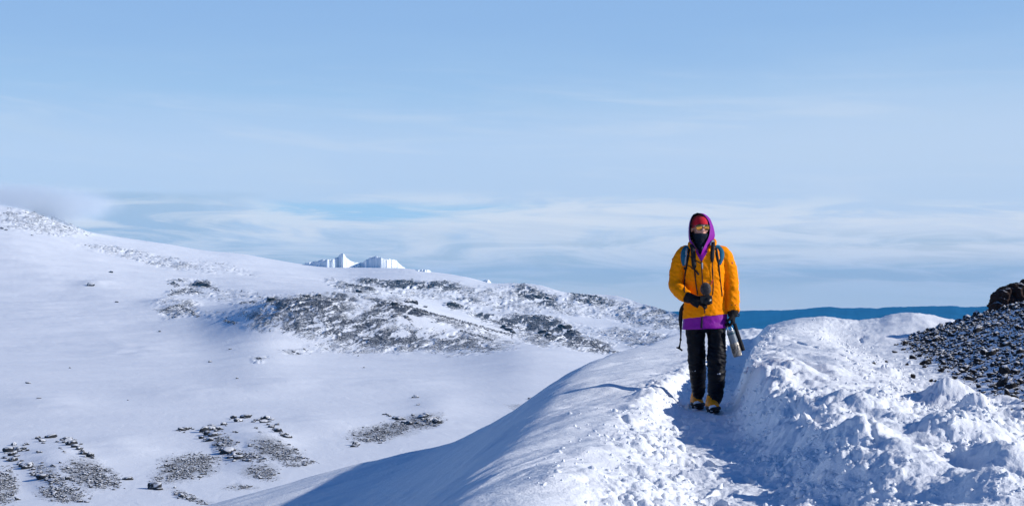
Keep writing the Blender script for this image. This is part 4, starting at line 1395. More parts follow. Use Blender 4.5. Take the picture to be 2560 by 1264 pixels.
# hand hanging at the picture's right, closed on the bottle's loop
HR = dict(wrist=P(1832, 783, -.055), knuck=P(1832, 805, -.065), palm_n=(-1, .25, 0), spread=-1, fingers=curl(1.25), thumb=[(.5, .55, .030), (.8, .1, .028), (1.1, 0, .02)])
# hand at the picture's left, wrapped round the camera
HL = dict(wrist=P(1722, 744, -.20), knuck=P(1750, 752, -.235), palm_n=(.05, .55, -.55), spread=-1, fingers=curl(.62), thumb=[(.15, .55, .032), (.25, .15, .030), (.4, -.1, .022)])
bp += hand(**HR, r=.80, wr=8)
bp += hand(**HL, r=.80, wr=8)
fuse('body', bp, .0045, M_SKIN, person, it=3)

# ------------------------------------------------------------------ jacket
def wr_jacket(c, n):
    x = c[:, 0] - BASE[0]; y = c[:, 1] - PY; z = c[:, 2]
    armL = smooth(-x, .13, .20); armR = smooth(x, .16, .22)
    arm = np.maximum(armL, armR)
    w = .0062 * ridged(x * 7 + y * 4, z * 11 + x * 9, 3, 500) * (1 + .9 * arm) + .0055 * fbm(x * 7 + y * 5 + z * 3, z * 5, 3, 501) + .010 * (ridged(x * 3.2 - z * 4.5, z * 2.2 + x * 3 + y * 2, 3, 505) - .5) + .0022 * fbm(x * 26, z * 38 + y * 20, 2, 502)
    # soft quilting bands across the sleeves and body
    w = w + .0006 * np.cos((z + .02 * fbm(x * 6, z * 6, 2, 503)) * 2 * math.pi / .042)
    return w - .003


jk = [tube(rowsP([(1757, 610, .02, 20, 20), (1757, 617, .015, 33, 25), (1758.5, 628, .01, 45, 31), (1760, 648, .0, 51.5, 36), (1760.5, 680, .0, 52.5, 38), (1761, 715, .0, 51.5, 36), (1762, 750, .0, 52.5, 37), (1762.5, 776, .0, 54, 38), (1763, 789, .0, 56, 38)]), 40, 5)]
co_, f_ = jk[0]
low = smooth(co_[:, 2], .90, .78)                        # the hem hangs lower at the picture's left
co_ = co_.copy(); co_[:, 2] += low * (co_[:, 0] - 1.71) * .13
jk[0] = (co_, f_)
jk.append(tube(rowsP([(1788, 627, .01, 13), (1803, 632.5, .01, 18.5), (1815, 652, .01, 19.5), (1826, 692, .01, 17.5), (1830, 735, -.03, 16), (1832, 774, -.045, 15.5), (1832.2, 779, -.05, 15)]), 28))
jk.append(tube(rowsP([(1727, 628, .01, 13), (1713, 633.5, .01, 18), (1700, 655, .01, 19)] + [(*p, r) for p, r in zip(ARM_L[2:], (17.5, 17, 16, 14.5))]), 28))
jk.append(tube(rowsP([(1737, 628, -.105, 5, 5), (1729, 617, -.065, 6, 6), (1727, 609, -.01, 6, 6), (1736, 603, .055, 6, 6), (1757, 600, .085, 6, 6), (1778, 601, .055, 6, 6), (1786, 606, -.01, 6.5, 6.5), (1782, 615, -.065, 6.5, 6.5), (1770, 628, -.110, 5, 5)]), 14))
jacket, JB = fuse('jacket', jk, .0050, M_ORANGE, person, it=3, disp=wr_jacket)

# zip with its puller, cuff studs and the little sleeve badge
co_, f_ = ribbon(JB, [(1753, 650, 1.3), (1755.5, 690, 1.2), (1758, 730, 1.2), (1760.5, 765, 1.2), (1762, 783, 1.2)], .003, .002)
zp = obj('zip', co_, f_, M_LINING, jacket, BASE)
zp.parent = person
zp.parent = jacket
co_, f_ = ribbon(JB, [(1755.3, 656, 1.6), (1755.6, 662, 1.9), (1756, 672, 1.5)], .004, .006)
obj('zip_puller', co_, f_, M_GREY, jacket)
for (u, y, mt) in ((1829.5, 762, M_LINING), (1839, 762, M_RED)):
    p = hit(JB, u, y, -.1, .001)
    co_, f_ = ellipsoid(p, (.0045, .004, .0045), 12, 8)
    obj('snap_button', co_, f_, mt, jacket)
p = hit(JB, 1830.5, 657, -.02, -.002)
co_, f_ = ellipsoid(p, (.008, .006, .011), 14, 10)
obj('sleeve_badge', co_, f_, plain_mat('badge', (.55, .12, .08), .6), jacket)
co_, f_ = ribbon(JB, [(1718, 628, 1.0), (1724, 640, 1.0), (1734, 648, 1.0), (1745, 654, 1.0), (1752, 658, 1.0)], .003, .002)
obj('collar_seam', co_, f_, M_LINING, jacket)

# ------------------------------------------------------------------ purple layer under the jacket
def wr_tunic(c, n):
    x = c[:, 0] - BASE[0]; z = c[:, 2]
    return .006 * ridged(x * 7 + z * 9, z * 6 - x * 5, 3, 520) - .004


co_, f_ = tube(rowsP([(1764, 760, .0, 50, 34), (1763.5, 785, .0, 54.5, 36), (1763, 806, .0, 56.5, 37), (1763, 820, .0, 57.5, 38), (1763, 821.5, .0, 55, 36)]), 44, 5)
co_ = co_.copy(); co_[:, 2] += smooth(co_[:, 2], .85, .74) * (co_[:, 0] - 1.71) * .035
tunic, TB = fuse('tunic', [(co_, f_)], .006, M_PURPLE, person, it=4, disp=wr_tunic)
co_, f_ = ribbon(TB, [(1755.5, 789, 1.2), (1754.5, 802, 2.2), (1753.5, 820, 2.6)], .003, .002)
obj('tunic_zip', co_, f_, M_LINING, tunic)
# purple neck opening showing between the jacket's lapels
def vpatch(bvh, rows, off):
    L = []; n = 9
    for (y, u0, u1) in rows:
        for k in range(n):
            L.append(hit(bvh, u0 + (u1 - u0) * k / (n - 1), y, -.12, off))
    m = len(rows)
    L = np.array(L)
    Lb = L + np.array((0, .008, 0))
    fr = [tuple(q) for q in grid_faces(m, n)]
    fb = [tuple(int(i) + m * n for i in q)[::-1] for q in fr]
    return np.vstack([L, Lb]), [tuple(int(i) for i in q) for q in fr] + fb


co_, f_ = vpatch(JB, [(622, 1737, 1770), (630, 1740, 1768), (638, 1743.5, 1763.5), (646, 1748, 1758.5), (653, 1752, 1755)], .004)
obj('undershirt', co_, f_, M_PURPLE, person)

# ------------------------------------------------------------------ trousers and gaiters
def wr_leg(c, n):
    x = c[:, 0] - BASE[0]; y = c[:, 1] - PY; z = c[:, 2]
    knee = np.exp(-((z - .40) / .16) ** 2)
    return (.018 * (ridged(x * 5 + y * 3, z * 15 + x * 6, 3, 530) - .5) * (.35 + knee) + .007 * fbm(x * 12 + y * 6, z * 9, 3, 531))


tr = [tube(rowsP([(1763, 800, .0, 50, 34), (1763, 818, .0, 51.5, 35), (1763, 828, .0, 48, 31)]), 36),
      tube(rowsP([(1790, 822, .0, 25, 29), (1791.5, 848, -.02, 22.5, 27), (1791.5, 878, -.05, 22, 25), (1791, 900, -.08, 23, 24), (1791, 925, -.09, 21, 22), (1791, 945, -.1, 20, 21)]), 28),
      tube(rowsP([(1738.5, 822, .01, 25, 29), (1739, 848, .03, 23, 27), (1740.5, 875, .05, 22.5, 25), (1741.5, 895, .07, 22, 24), (1744, 920, .11, 20.5, 22), (1745, 940, .15, 19, 21)]), 28)]
fuse('trousers', tr, .006, M_BLACK, person, it=4, disp=wr_leg)


def wr_gait(c, n):
    x = c[:, 0] - BASE[0]; y = c[:, 1] - PY; z = c[:, 2]
    return .014 * (ridged(x * 6 + y * 4, z * 17 - x * 7, 3, 540) - .5) + .004 * fbm(x * 15, z * 14, 2, 541)


for nm, rows, mk in (('r', [(1791, 905, -.085, 21, 22), (1791, 925, -.09, 22.5, 23.5), (1791, 952, -.105, 21, 22), (1789, 978, -.115, 19.5, 20.5), (1788, 992, -.13, 17.5, 21), (1787, 1002, -.15, 14, 22), (1786.5, 1010, -.18, 10.5, 22), (1786.2, 1014, -.205, 6, 12)], (1797, 934, 3.6)),
                     ('l', [(1743, 898, .075, 20, 22), (1744, 918, .10, 21.5, 23), (1745, 945, .15, 19.5, 21), (1746, 968, .20, 17.5, 20), (1746, 984, .235, 14, 21), (1746, 994, .24, 11, 22), (1746.5, 1001, .22, 8.5, 20), (1746.5, 1005, .20, 5, 12)], (1735, 926, 3.4))):
    go, gb = fuse('gaiter', [tube(rowsP(rows), 28)], .006, M_BLACK, person, it=3, disp=wr_gait)
    co_, f_ = ribbon(gb, [(mk[0] - 4.2, mk[1] + .5, 1.3), (mk[0] + 4.2, mk[1] - .5, 1.3)], .002, .003)
    obj('badge', co_, f_, M_GREY, go)
    co_, f_ = ribbon(gb, [(mk[0] + 1.0, mk[1] - .2, 2.2), (mk[0] + 4.0, mk[1] - .3, 2.2)], .002, .005)
    obj('badge', co_, f_, plain_mat('white_print', (.6, .62, .66), .6), go)

# ------------------------------------------------------------------ boots
for side, X, Yt, toe in ((0, FX_R, FY_R, .0), (1, FX_L, FY_L, .0)):
    r0 = lambda a: a * (Yt / 12.6)
    up = [tube([(X, Yt + .27, .055, 12, 13), (X, Yt + .20, .065, 13, 16), (X, Yt + .12, .068, 14.5, 15), (X, Yt + .06, .060, 15, 11.5), (X, Yt + .025, .052, 13, 9), (X, Yt + .01, .05, 9, 6)], 26, 5, ref=(0, 0, 1)),
          tube([(X, Yt + .15, .05, 16, 20), (X + .002, Yt + .165, .095, 15.5, 18), (X + .003, Yt + .19, .15, 11, 11)], 24)]
    bo, bb = fuse('boot', up, .004, M_BOOT, person, it=3)
    sole = []
    for zz, k in ((0.004, .97), (.012, 1.0), (.030, 1.02), (.038, .98)):
        a = np.linspace(0, 2 * math.pi, 40, endpoint=False)
        xx = np.cos(a) * .056 * (1 - .10 * (np.sin(a) > 0)) * k
        yy = np.where(np.sin(a) < 0, np.sin(a) * .075, np.sin(a) * .215) * k
        xx = xx * (1 - .14 * np.exp(-((yy - .09) / .06) ** 2))
        sole.append(np.stack([X + xx, Yt + .072 + yy, np.full_like(a, zz)], -1))
    n = 40
    co_ = np.vstack(sole)
    f_ = [(i * n + j, i * n + (j + 1) % n, (i + 1) * n + (j + 1) % n, (i + 1) * n + j) for i in range(3) for j in range(n)] + [tuple(range(n))[::-1], tuple(range(3 * n, 4 * n))]
    obj('sole', co_, f_, M_RUBBER, bo)
    # black toe rand, with caked snow over it
    rand_, _ = fuse('toe_rand', [tube([(X - .044, Yt + .10, .045, 5, 5), (X - .046, Yt + .05, .044, 5, 6), (X - .030, Yt + .008, .042, 5, 6), (X, Yt - .006, .042, 5, 6), (X + .030, Yt + .008, .042, 5, 6), (X + .046, Yt + .05, .044, 5, 6), (X + .044, Yt + .10, .045, 5, 5)], 12)], .004, M_RUBBER, bo, it=2)
    sn = [ellipsoid((X - .010, Yt + .020, .052), (.036, .034, .024), 18, 12), ellipsoid((X - .024, Yt + .006, .045), (.024, .022, .026), 14, 10), ellipsoid((X + .014, Yt + .004, .040), (.022, .018, .018), 14, 10)]
    fuse('snow_crust', sn, .004, M_SNOW, bo, it=1, disp=lambda c, n: .006 * fbm(c[:, 0] * 60, c[:, 2] * 60 + c[:, 1] * 30, 3, 550))
    # laces criss-crossing the front
    lc = []
    for k in range(4):
        zz = .085 + .022 * k; yy = Yt + .085 + .014 * k
        lc.append(tube([(X - .020, yy, zz, .9), (X, yy - .012, zz + .008, .9), (X + .020, yy, zz + .012, .9)], 6, 3))
    co_, f_ = join(lc)
    obj('laces', co_, f_, M_RUBBER, bo)

# ------------------------------------------------------------------ gloves
def wr_glove(c, n):
    return .0022 * fbm(c[:, 0] * 40, c[:, 2] * 40 + c[:, 1] * 25, 3, 560)


gl = hand(**HR, r=1.12, wr=11.5)
gl.append(tube(rowsP([(1831.5, 770, -.045, 12.5), (1832, 784, -.055, 12.5), (1832, 791, -.058, 12)]), 18))
gr_, _ = fuse('glove', gl, .0032, M_GLOVE, person, it=3, disp=wr_glove)
co_, f_ = tube(rowsP([(1844, 783, -.06, 1.2), (1848, 786, -.06, 1.2), (1846, 790, -.06, 1.2), (1841, 789, -.065, 1.2)]), 8)
obj('wrist_loop', co_, f_, M_STRAP, gr_)
gl = hand(**HL, r=1.18, wr=11.5)
gl.append(tube(rowsP([(1712, 739, -.165, 12.5), (1720, 743, -.19, 13), (1728, 746, -.21, 12)]), 18))
fuse('glove', gl, .0032, M_GLOVE, person, it=3, disp=wr_glove)

# ------------------------------------------------------------------ head wear
def gridshell(loops, closed=True):
    n = len(loops[0]); m = len(loops)
    f = [(i * n + j, i * n + (j + 1) % n, (i + 1) * n + (j + 1) % n, (i + 1) * n + j) for i in range(m - 1) for j in range(n if closed else n - 1)]
    return np.vstack(loops), f


# red knitted hat: a cap over the skull, its brim dipping at the temples
n = 48
ph = np.arange(n) * 2 * math.pi / n
loops = []
for k, t in enumerate(np.linspace(0, 1, 14)):
    L = []
    for p_ in ph:
        fx, fy = math.cos(p_), math.sin(p_)             # fy < 0 is the front
        zb = .034 - .030 * abs(fx) ** 2.0 - .012 * max(fy, 0)
        zt = .124
        z = zb + (zt - zb) * math.sin(t * math.pi / 2)
        rr = math.cos(t * math.pi / 2) ** .62 if t < 1 else 0.02
        rib = 1 + .008 * math.cos(p_ * n / 2 * 1.0)
        L.append(hd(fx * .078 * rr * rib, .008 + fy * .098 * rr * rib, z))
    loops.append(np.array(L))
loops.insert(0, loops[0] * .0 + np.array([hc + (q - hc) * np.array((.95, .95, 1.0)) for q in loops[0]]))
co_, f_ = gridshell(loops)
f_.append(tuple(range(len(co_) - n, len(co_))))
obj('knit_hat', co_, f_, M_RED, person)

# mirrored sunglasses
M_LENS, q_, b_ = new_mat('amber_mirror')
b_.inputs['Base Color'].default_value = (.62, .30, .07, 1)
b_.inputs['Metallic'].default_value = 1.0
b_.inputs['Roughness'].default_value = .10
sgo = empty('sunglasses', (0, 0, 0))
sgo.parent = person
def lens_loop(sx, k=1.0, dy=0.0):
    L = []
    for i in range(28):
        a = i * 2 * math.pi / 28
        x = math.cos(a) * .0275 * k; z = math.sin(a) * .0285 * k
        if z > 0: z *= .80
        x += sx * .0035 * (-z / .025)                        # teardrop leaning outwards
        xx = sx * .0335 + x
        L.append(hd(xx, -.1005 + 3.4 * xx * xx + dy, .012 + z))
    return np.array(L)
for sx in (-1, 1):
    l0 = lens_loop(sx, 1.0)
    inner = [l0, lens_loop(sx, .7, -.0015), lens_loop(sx, .35, -.0025), lens_loop(sx, .02, -.003)]
    co_, f_ = gridshell(inner)
    f_.append(tuple(range(len(co_) - 28, len(co_))))
    f_ = [t_ if True else t_ for t_ in f_]
    ln = obj('lens', co_, f_, M_LENS, sgo)
    lp = np.vstack([l0, l0[:1]])
    co_, f_ = tube([(*q, .55) for q in lp], 6, 2)
    obj('rim', co_, f_, M_RUBBER, sgo)
    co_, f_ = tube([(*hd(sx * .060, -.088, .024), .6), (*hd(sx * .074, -.060, .024), .6), (*hd(sx * .079, .0, .02), .6)], 6, 3)
    obj('temple', co_, f_, M_METAL, sgo)
co_, f_ = join([tube([(*hd(-.010, -.100, .020), .6), (*hd(0, -.103, .024), .6), (*hd(.010, -.100, .020), .6)], 6, 3),
                tube([(*hd(-.020, -.099, .031), .6), (*hd(0, -.102, .032), .6), (*hd(.020, -.099, .031), .6)], 6, 3)])
obj('bridge', co_, f_, M_METAL, sgo)

# dark neck gaiter pulled over the mouth, gathered in a point on the chest
ng = [tube([(*hd(0, -.014, -.044), 19.5, 22.5), (*hd(0, -.014, -.050), 20.5, 24.5), (*hd(0, -.014, -.075), 20, 24), (*hd(.004, -.010, -.105), 18.5, 22), (*P(1752, 614, -.03), 17, 22), (*P(1752, 626, -.07), 10, 15), (*P(1752.5, 633, -.115), 4, 5)], 30, 5)]
def wr_ng(c, n):
    return .006 * (ridged(c[:, 0] * 10, c[:, 2] * 22 + c[:, 0] * 9, 3, 570) - .5)
ngo, NB = fuse('neck_gaiter', ng, .0038, M_NAVY, person, it=2, disp=wr_ng)
co_, f_ = ribbon(NB, [(1757, 616, 1.5), (1756.5, 620, 1.8), (1756, 624, 1.2)], .002, .003)
obj('cord_lock', co_, f_, M_GREY, ngo)

# purple hood with a dark lining
EDGE_L = spline([(1743, 531.5, -.075), (1757, 535, -.070), (1768, 546, -.050), (1774.5, 561, -.040), (1775, 577, -.050), (1772, 592, -.075), (1765, 607, -.105), (1757, 623, -.130), (1751, 637, -.14),
                 (1742, 625, -.125), (1735, 613, -.105), (1727, 600, -.085), (1723.5, 583, -.07), (1724, 565, -.06), (1727, 549, -.058), (1733, 537, -.062), (1743, 531.5, -.070)], 5)[:-1]
OUT_L = spline([(1746, 533, .0), (1761, 535, .0), (1774, 545, .015), (1781, 560, .02), (1786, 577, .02), (1787, 591, .01), (1781, 606, -.02), (1772, 622, -.07), (1752, 642, -.10),
                (1738, 630, -.08), (1729, 618, -.05), (1723, 603, -.03), (1721, 583, -.02), (1722, 563, -.01), (1726, 547, -.01), (1734, 537, .0), (1746, 533, .0)], 5)[:-1]
c0 = np.array((1756, 578, 0))
def shrink(L, k, d): return np.stack([c0[0] + (L[:, 0] - c0[0]) * k, c0[1] + (L[:, 1] - c0[1]) * k, np.full(len(L), 0) + d], -1)
MID_L = (EDGE_L * .45 + OUT_L * .55)
def wob_(L, a, sd):
    k_ = np.arange(len(L)) * 2 * math.pi / len(L)
    return L + np.stack([a * np.sin(k_ * 5 + sd), a * np.sin(k_ * 7 + 2 * sd), 0 * k_], -1)
fold = np.stack([(MID_L[:, 0] - c0[0]) * .015, (MID_L[:, 1] - c0[1]) * .015, 0 * MID_L[:, 0]], -1)
back = [wob_(shrink(OUT_L, .99, .05), .5, 1), wob_(shrink(OUT_L, .90, .10), .6, 2), shrink(OUT_L, .68, .140), shrink(OUT_L, .36, .160), shrink(OUT_L, .05, .165)]
hl = [EDGE_L, wob_(MID_L + fold, .35, .5), OUT_L] + back
co_, f_ = gridshell([np.array([P(*q) for q in L]) for L in hl])
f_.append(tuple(range(len(co_) - len(EDGE_L), len(co_))))
ho = obj('hood', co_, f_, M_PURPLE, person)
c0 = np.array((1749, 575, 0))
def inn(L, k, dd): return np.stack([c0[0] + (L[:, 0] - c0[0]) * k, c0[1] + (L[:, 1] - c0[1]) * k, L[:, 2] + dd], -1)
il = [inn(EDGE_L, 1.0, .0005), inn(EDGE_L, .965, -.002), inn(EDGE_L, .945, .015), inn(EDGE_L, .95, .06), inn(EDGE_L, .90, .13)]
co_, f_ = gridshell([np.array([P(*q) for q in L]) for L in il])
obj('hood_lining', co_, [t_[::-1] for t_ in f_], M_LINING, ho)

# ------------------------------------------------------------------ backpack
bk = empty('backpack', P(1762, 770, .20))
BB = np.array(bk.location)
tag(bk, 'teal backpack worn on the back of the hiker, its straps over the orange jacket', 'backpack')
pk = [tube(rowsP([(1762, 622, .20, 34, 20), (1762, 640, .21, 41, 27), (1762, 690, .22, 43, 30), (1763, 740, .21, 43, 30), (1763, 772, .19, 38, 24)]), 30, 5, power=3.0)]
pko, _ = fuse('pack_body', pk, .007, M_TEAL, bk, base=BB, it=3, disp=lambda c, n: .006 * fbm(c[:, 0] * 9, c[:, 2] * 9, 3, 580))
co_, f_ = tube(rowsP([(1762, 612, .20, 26, 18), (1762, 617, .20, 32, 22), (1762, 624, .20, 34, 22)]), 26, 4, power=3)
obj('lid', co_, f_, M_TEAL, bk, BB)
for nm, pts, st, bl in (('l', [(1721, 618, 4.5), (1715, 621, 6.5), (1710, 632, 7.5), (1708.5, 648, 6.5), (1711, 664, 4.5)], [(1717, 620, 2.4), (1715, 640, 2.2), (1713, 662, 2.0)], [(1724, 622, 2.2), (1720, 642, 2.4), (1717, 662, 2.2), (1714, 676, 2.0), (1711.5, 700, 1.6), (1711, 730, 1.4)]),
                        ('r', [(1789, 617, 5), (1796, 620, 7.5), (1802, 632, 8.5), (1803, 645, 6.5), (1799, 661, 3.2)], [(1795, 618, 1.0), (1797, 636, 1.0), (1797, 656, 1.0)], [(1789, 618, 4.0), (1793, 640, 3.6), (1797, 662, 2.0), (1800, 690, 1.3), (1803, 715, 1.3), (1806, 740, 1.1)])):
    co_, f_ = ribbon(JB, pts, .008, .004)
    s_ = obj('shoulder_strap', co_, f_, M_TEAL, bk, BB)
    co_, f_ = ribbon(JB, bl, .003, .006)
    obj('webbing', co_, f_, M_STRAP, s_, BB)
    if nm == 'l':
        co_, f_ = ribbon(JB, st, .003, .013)
        obj('piping', co_, f_, M_GREY, s_, BB)
        co_, f_ = ribbon(JB, [(1715, 668, 5), (1713, 674, 4.5)], .006, .008)
        obj('buckle', co_, f_, M_STRAP, s_, BB)
co_, f_ = ribbon(JB, [(1717, 663, .8), (1724, 665, 1.0), (1731, 671, 1.2), (1738, 675, 1.8), (1743, 681, 2.2), (1747, 686.5, 2.2)], .003, .008)
obj('chest_strap', co_, f_, M_STRAP, bk, BB)
hs = empty('hip_strap', (0, 0, 0)); hs.parent = bk
def flat(pts, th=.004):
    """loose hanging band; pts = (u, y, d, half width px)"""
    s = spline(pts, 6); L = []
    for i, q in enumerate(s):
        a = s[min(i + 1, len(s) - 1)] - s[max(i - 1, 0)]
        nx, ny = -a[1], a[0]; l = math.hypot(nx, ny) + 1e-9
        for sg in (-1, 1):
            for dd in (-th, th):
                L.append(P(q[0] + sg * nx / l * q[3], q[1] + sg * ny / l * q[3], q[2] + dd))
    f = []
    for i in range(len(s) - 1):
        r = [0, 1, 3, 2]
        for j in range(4):
            f.append((4 * i + r[j], 4 * i + r[(j + 1) % 4], 4 * i + 4 + r[(j + 1) % 4], 4 * i + 4 + r[j]))
    f.append((0, 2, 3, 1)); e = 4 * (len(s) - 1); f.append((e, e + 1, e + 3, e + 2))
    return np.array(L), f
co_, f_ = flat([(1714, 758, .07, 5), (1706, 772, .08, 6.5), (1702.5, 788, .08, 5.8), (1701.5, 805, .08, 4.4), (1702, 822, .08, 2.8), (1701.8, 842, .08, 1.7), (1701.5, 846, .08, 1.6)], .006)
obj('padded_wing', co_, f_, M_STRAP, hs, BB)
co_, f_ = join([flat([(1701.6, 845, .08, 2.6), (1701.6, 851, .08, 2.6)], .005), flat([(1701.5, 850, .08, 1.6), (1699.5, 862, .08, 2.0), (1698, 868, .08, 3.0)], .004)])
obj('slider', co_, f_, M_STRAP, hs, BB)
co_, f_ = join([flat([(1691, 868, .08, 1.7), (1698, 870, .08, 2.4), (1706, 876, .08, 2.0)], .005)])
obj('buckle', co_, f_, M_RUBBER, hs, BB)

# ------------------------------------------------------------------ camera with furry microphone, held at the belly and hung from the neck
cm_b = P(1768, 752, -.24)
ck = empty('handheld_camera', cm_b)
tag(ck, 'black camera with grey furry microphone held at the waist of the orange jacket', 'camera')
def rbox(c, h, r=.006, seg=3):
    bm = bmesh.new()
    bmesh.ops.create_cube(bm, size=2.0)
    for v in bm.verts: v.co = (v.co.x * h[0], v.co.y * h[1], v.co.z * h[2])
    bmesh.ops.bevel(bm, geom=list(bm.edges), offset=r, segments=seg, profile=.5, affect='EDGES')
    bm.verts.ensure_lookup_table()
    co = np.array([v.co for v in bm.verts]) + np.array(c); f = [tuple(v.index for v in q.verts) for q in bm.faces]
    bm.free()
    return co, f
M_CAM = plain_mat('black_camera', (.012, .012, .014), .4, .1)
co_, f_ = join([rbox(P(1765, 749, -.235), (.052, .024, .036)), rbox(P(1768, 738, -.235), (.018, .022, .012))])
obj('camera_body', co_, f_, M_CAM, ck, cm_b)
lens_rows = [(*P(1770, 752, -.25), 8.6), (*P(1770, 752.5, -.28), 8.6), (*P(1770, 752.5, -.282), 9.4), (*P(1770, 752.5, -.305), 9.2), (*P(1770, 752.5, -.307), 8.6), (*P(1770, 752.5, -.300), 7.2), (*P(1770, 752.5, -.296), 6.8)]
co_, f_ = tube(lens_rows, 32, 1, ref=(0, 0, 1))
lo_ = obj('lens', co_, f_, M_CAM, ck, cm_b)
co_, f_ = ellipsoid(P(1770, 752.5, -.296), (.021, .006, .021), 24, 12)
obj('front_glass', co_, f_, plain_mat('coated_glass', (.010, .014, .022), .06, .0, spec=.8), lo_, cm_b)
co_, f_ = tube(rowsP([(1765, 740, -.245, 3), (1765, 734, -.25, 3)]), 12)
obj('cold_shoe', co_, f_, M_CAM, ck, cm_b)
# fur: a ball of fine grey hairs
fc = P(1764, 722, -.262)
rf = random.Random(3)
fr_ = [ellipsoid(fc, (.036, .034, .046), 20, 14)]
hv = []; hf = []
for k in range(5200):
    z_ = rf.uniform(-1, 1); a_ = rf.uniform(0, 2 * math.pi); q_r = math.sqrt(1 - z_ * z_)
    nrm = np.array((q_r * math.cos(a_), q_r * math.sin(a_), z_))
    p0 = fc + nrm * (.034, .032, .044)
    dr = nrm + np.array((rf.gauss(0, .35), rf.gauss(0, .35), rf.gauss(-.12, .35))); dr /= np.linalg.norm(dr)
    ln = rf.uniform(.009, .019)
    sdv = np.cross(dr, (rf.gauss(0, 1), rf.gauss(0, 1), rf.gauss(0, 1))); sdv /= np.linalg.norm(sdv) + 1e-9
    w = rf.uniform(.0007, .0014)
    i0 = len(hv)
    s2 = np.cross(dr, sdv)
    hv += [p0 + sdv * w, p0 - sdv * w * .5 + s2 * w, p0 - sdv * w * .5 - s2 * w, p0 + dr * ln]
    hf += [(i0, i0 + 1, i0 + 3), (i0 + 1, i0 + 2, i0 + 3), (i0 + 2, i0, i0 + 3)]
fr_.append((np.array(hv), hf))
co_, f_ = join(fr_)
obj('furry_microphone', co_, f_, plain_mat('grey_fur', (.115, .105, .115), .9, .5, 120.), ck, cm_b, shade=False)
ns = empty('neck_strap', (0, 0, 0)); ns.parent = ck
co_, f_ = ribbon(JB, [(1728, 610, 5.2), (1732, 624, 5.6), (1733.5, 645, 5.8), (1735, 662, 5.6), (1735.5, 669, 3.6), (1735.5, 673, 1.4)], .004, .009)
obj('padded_band', co_, f_, M_STRAP, ns, cm_b)
co_, f_ = ribbon(JB, [(1782, 600, 4.2), (1783, 612, 4.8), (1781.5, 630, 5.0), (1780.5, 645, 5.0), (1780.5, 652, 3.4), (1781, 656, 1.4)], .004, .009)
obj('padded_band', co_, f_, M_STRAP, ns, cm_b)
co_, f_ = ribbon(JB, [(1785, 601, 3.2), (1781, 606, 4.4), (1778, 613, 4.2)], .004, .013)
obj('reflective_tab', co_, f_, M_GREY, ns, cm_b)
co_, f_ = ribbon(JB, [(1735.5, 672, 1.1), (1737.5, 686, 1.8), (1738, 694, 1.5), (1740, 710, 1.3), (1742, 724, 1.4), (1743.5, 736, 1.1)], .002, .008)
obj('cord', co_, f_, M_STRAP, ns, cm_b)
co_, f_ = ribbon(JB, [(1781, 655, 1.1), (1781, 668, 1.3), (1781.5, 680, 2.0), (1782, 694, 1.4), (1783, 712, 1.6), (1782.5, 726, 1.6), (1781, 738, 1.2)], .002, .010)
obj('cord', co_, f_, M_STRAP, ns, cm_b)
co_, f_ = join([flat([(1782, 699, -.17, .8), (1780, 705, -.19, 1.1), (1777, 711, -.215, 1.0)], .002)])
obj('red_tag', co_, f_, M_RED, ck, cm_b)
co_, f_ = join([flat([(1765, 702.5, -.21, .6), (1772, 702, -.2, .6), (1782, 703, -.17, .6)], .002)])
obj('mic_cable', co_, f_, M_STRAP, ck, cm_b)

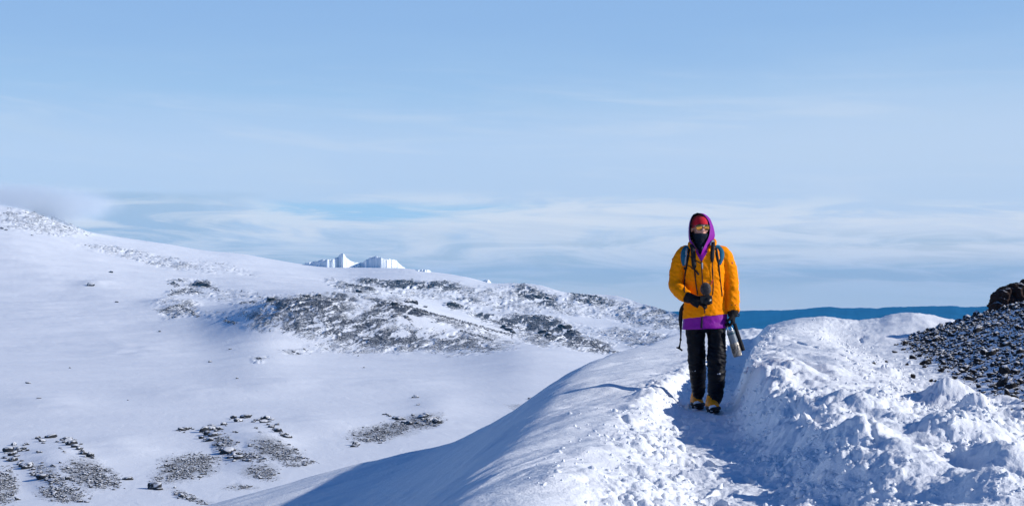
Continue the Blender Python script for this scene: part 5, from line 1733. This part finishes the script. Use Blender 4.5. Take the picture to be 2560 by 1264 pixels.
# ------------------------------------------------------------------ bottle hanging from the hand
bt0 = P(1824.5, 822, -.085); bt1 = P(1845, 890, -.085)
bot = empty('drink_bottle', bt0)
tag(bot, 'grey steel bottle with crumpled silver beige sleeve hanging from the black glove', 'bottle')
axb = (bt1 - bt0); LB = np.linalg.norm(axb); axb = axb / LB
def bpt(t): return tuple(bt0 + axb * LB * t)
M_FLASK = plain_mat('blue_grey_flask', (.15, .185, .22), .38, .1, 30., spec=.5)
M_BAND = plain_mat('teal_band', (.03, .085, .12), .5)
co_, f_ = tube([(*bpt(.09), 8.5), (*bpt(.10), 9.8), (*bpt(.30), 10.0), (*bpt(.55), 10.0), (*bpt(.90), 9.6), (*bpt(.93), 8.0)], 30, 3)
fl_ = obj('flask', co_, f_, M_FLASK, bot, bt0)
co_, f_ = tube([(*bpt(.125), 10.3), (*bpt(.14), 10.5), (*bpt(.19), 10.5), (*bpt(.20), 10.3)], 30, 2)
obj('band', co_, f_, M_BAND, fl_, bt0)
co_, f_ = tube([(*bpt(.02), 7.2), (*bpt(.03), 8.2), (*bpt(.085), 8.4), (*bpt(.098), 7.4)], 26, 2)
cp_ = obj('cap', co_, f_, M_METAL, bot, bt0)
co_, f_ = tube([(*(np.array(bpt(.05)) + np.array((-.020, 0, 0))), 1.3), (*(np.array(bpt(-.06)) + np.array((-.016, 0, .004))), 1.3), (*(np.array(bpt(-.10)) + np.array((.004, 0, 0))), 1.3), (*(np.array(bpt(-.05)) + np.array((.020, 0, 0))), 1.3), (*(np.array(bpt(.05)) + np.array((.022, 0, 0))), 1.3)], 8, 4)
obj('loop', co_, f_, M_METAL, cp_, bt0)
M_FOIL, q_, b_ = new_mat('crumpled_sleeve')
tcn = q_.node('ShaderNodeTexCoord').outputs['Object']
q_.put(b_.inputs['Base Color'], q_.ramp(q_.noise(tcn, 38., 3., .6, 1.2), [(.36, (.05, .047, .044)), (.5, (.22, .20, .175)), (.68, (.38, .35, .31))]))
b_.inputs['Roughness'].default_value = .38
b_.inputs['Metallic'].default_value = .35
fuse('sleeve', [tube([(*bpt(.50), 9.5), (*bpt(.52), 10.6), (*bpt(.70), 10.9), (*bpt(.97), 10.9), (*bpt(1.0), 10.0)], 30, 4)], .0035, M_FOIL, bot, base=bt0, it=1,
     disp=lambda c, n: .0055 * (ridged(c[:, 0] * 34 + c[:, 1] * 22, c[:, 2] * 11, 3, 590) - .5))
co_, f_ = flat([(1836, 808, -.055, 4.5), (1842, 828, -.055, 5), (1850, 851, -.055, 5), (1858.5, 876, -.055, 5.2)], .003)
obj('carry_strap', co_, f_, M_STRAP, bot, bt0)
